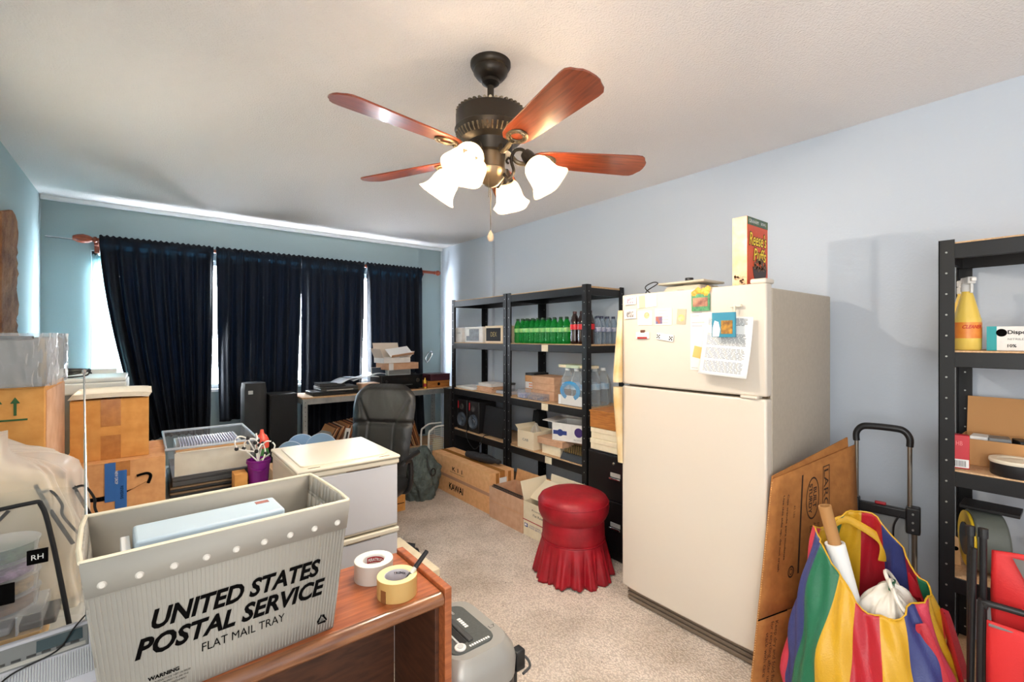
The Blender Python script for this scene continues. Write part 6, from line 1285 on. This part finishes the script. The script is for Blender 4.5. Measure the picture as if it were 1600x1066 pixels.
t = thing('cardboard_scrap', 'tan cardboard piece with handle hole on lower right shelf', 'cardboard', (2.38, 0.33, Z2+0.001), -60); G().prism([(-0.03, 0), (0.03, 0), (0.03, 0.10), (-0.005, 0.13), (-0.03, 0.10)], 0, 0.005, T((0, 0.04, 0), 80)).build('panel', kraft_in, t); G().cyl((0.008, 0.02, 0.07), (0.008, 0.018, 0.07), 0.008, n=12).build('hole_patch', ink, t); t.location = (2.44, 0.335, Z2+0.001)
t = thing('work_glove', 'yellow leather tool pouch with brown strap on lower right shelf', 'pouch', (2.43, 0.06, Z2+0.001), -90)
def pg(u, v): a = 2*PI*u; r = 0.06*math.sin(PI*(0.08+0.9*v))**0.5*(1+0.1*math.sin(3*a+4*v)); return (r*1.5*math.cos(a), 0.06+r*math.sin(a), 0.11*v)
G().grid(pg, 36, 14, cu=True).build('pouch', mat('yellow_leather', (206, 168, 84), 0.7, bump=(30, 0.6, 0.01)), t, angle=180); G().tube([(-0.08, 0.02, 0.09), (-0.07, 0.03, 0.17), (-0.02, 0.04, 0.20), (0.05, 0.04, 0.19), (0.09, 0.04, 0.12)], 0.014, 8, 6, flat=0.5).build('brown_strap', mat('brown_leather', (84, 48, 32), 0.5), t)
G().tube([(-0.09, 0.01, 0.13), (-0.05, 0.0, 0.15), (0.03, 0.0, 0.14)], 0.008, 8, 5).build('brown_strap', MATS['brown_leather'], t)

# ------------------------------------------------------------------ red folding camp chair with pouch
t = thing('folding_camp_chair', 'folded camp chair with red nylon panels and black tubes at right', 'camp chair', (1.955, 0.090, 0), -82)
for x in (-0.145, -0.118):
    G().cyl((x, 0.0, 0.015), (x, 0.0+0.01, 0.80), 0.0085, n=14).build('frame_tube', black_pl, t); G().cyl((x, 0.008, 0.785), (x, 0.01, 0.812), 0.0115, n=14).build('tube_cap', black_pl, t)
G().cyl((-0.150, -0.03, 0.02), (-0.138, -0.03, 0.76), 0.007, n=14).build('frame_tube', black_pl, t)
G().tube([(-0.125, -0.05, 0.015), (-0.125, -0.05, 0.57), (-0.115, -0.05, 0.605), (-0.085, -0.052, 0.618), (0.25, -0.06, 0.610)], 0.009, 12, 5).build('front_bar', black_pl, t)
for x in (-0.12, 0.24): box('foot', black_pl, t, x-0.015, x+0.015, -0.065, 0.02, 0, 0.016, 0.004)
G().cyl((0.24, -0.058, 0.015), (0.24, -0.058, 0.61), 0.009, n=12).build('frame_tube', black_pl, t)
def cp(x0, x1, z0, z1, y0, bulge, ph):
    def fn(u, v): return (x0+(x1-x0)*u, y0-bulge*math.sin(PI*u)**0.6*math.sin(PI*(0.05+0.9*v))**0.7+0.004*math.sin(9*u+7*v+ph), z0+(z1-z0)*v+0.01*math.sin(4*u+ph))
    return fn
G().grid(cp(-0.10, 0.24, 0.53, 0.75, 0.02, 0.02, 0), 30, 20).build('back_panel', red_nylon, t, solid=0.012, angle=180)
G().grid(cp(-0.112, 0.24, 0.26, 0.565, -0.062, 0.055, 1), 34, 24).build('pouch', red_nylon, t, solid=0.008, angle=180)
G().tube([(-0.11, -0.068, 0.565), (0.05, -0.075, 0.555), (0.24, -0.068, 0.545)], 0.008, 8, 5, flat=0.4).build('grey_trim', mid_grey, t)
G().add([(-0.06, -0.012, 0.75), (0.03, -0.012, 0.75), (0.075, -0.02, 0.56), (0.02, -0.02, 0.56)], [(0, 1, 2, 3)]).build('grey_strap', mat('grey_webbing', (110, 110, 110), 0.7), t, solid=0.003)
G().tube([(-0.045, -0.125, 0.42), (-0.035, -0.125, 0.505), (-0.03, -0.123, 0.51), (0.0, -0.128, 0.46), (0.04, -0.128, 0.41)], 0.0065, 8, 3, flat=0.5).build('black_strap', black_matte, t)
G().tube([(-0.07, -0.118, 0.39), (0.03, -0.13, 0.378), (0.2, -0.10, 0.38)], 0.0035, 6, 4).build('piping', red_nylon, t)
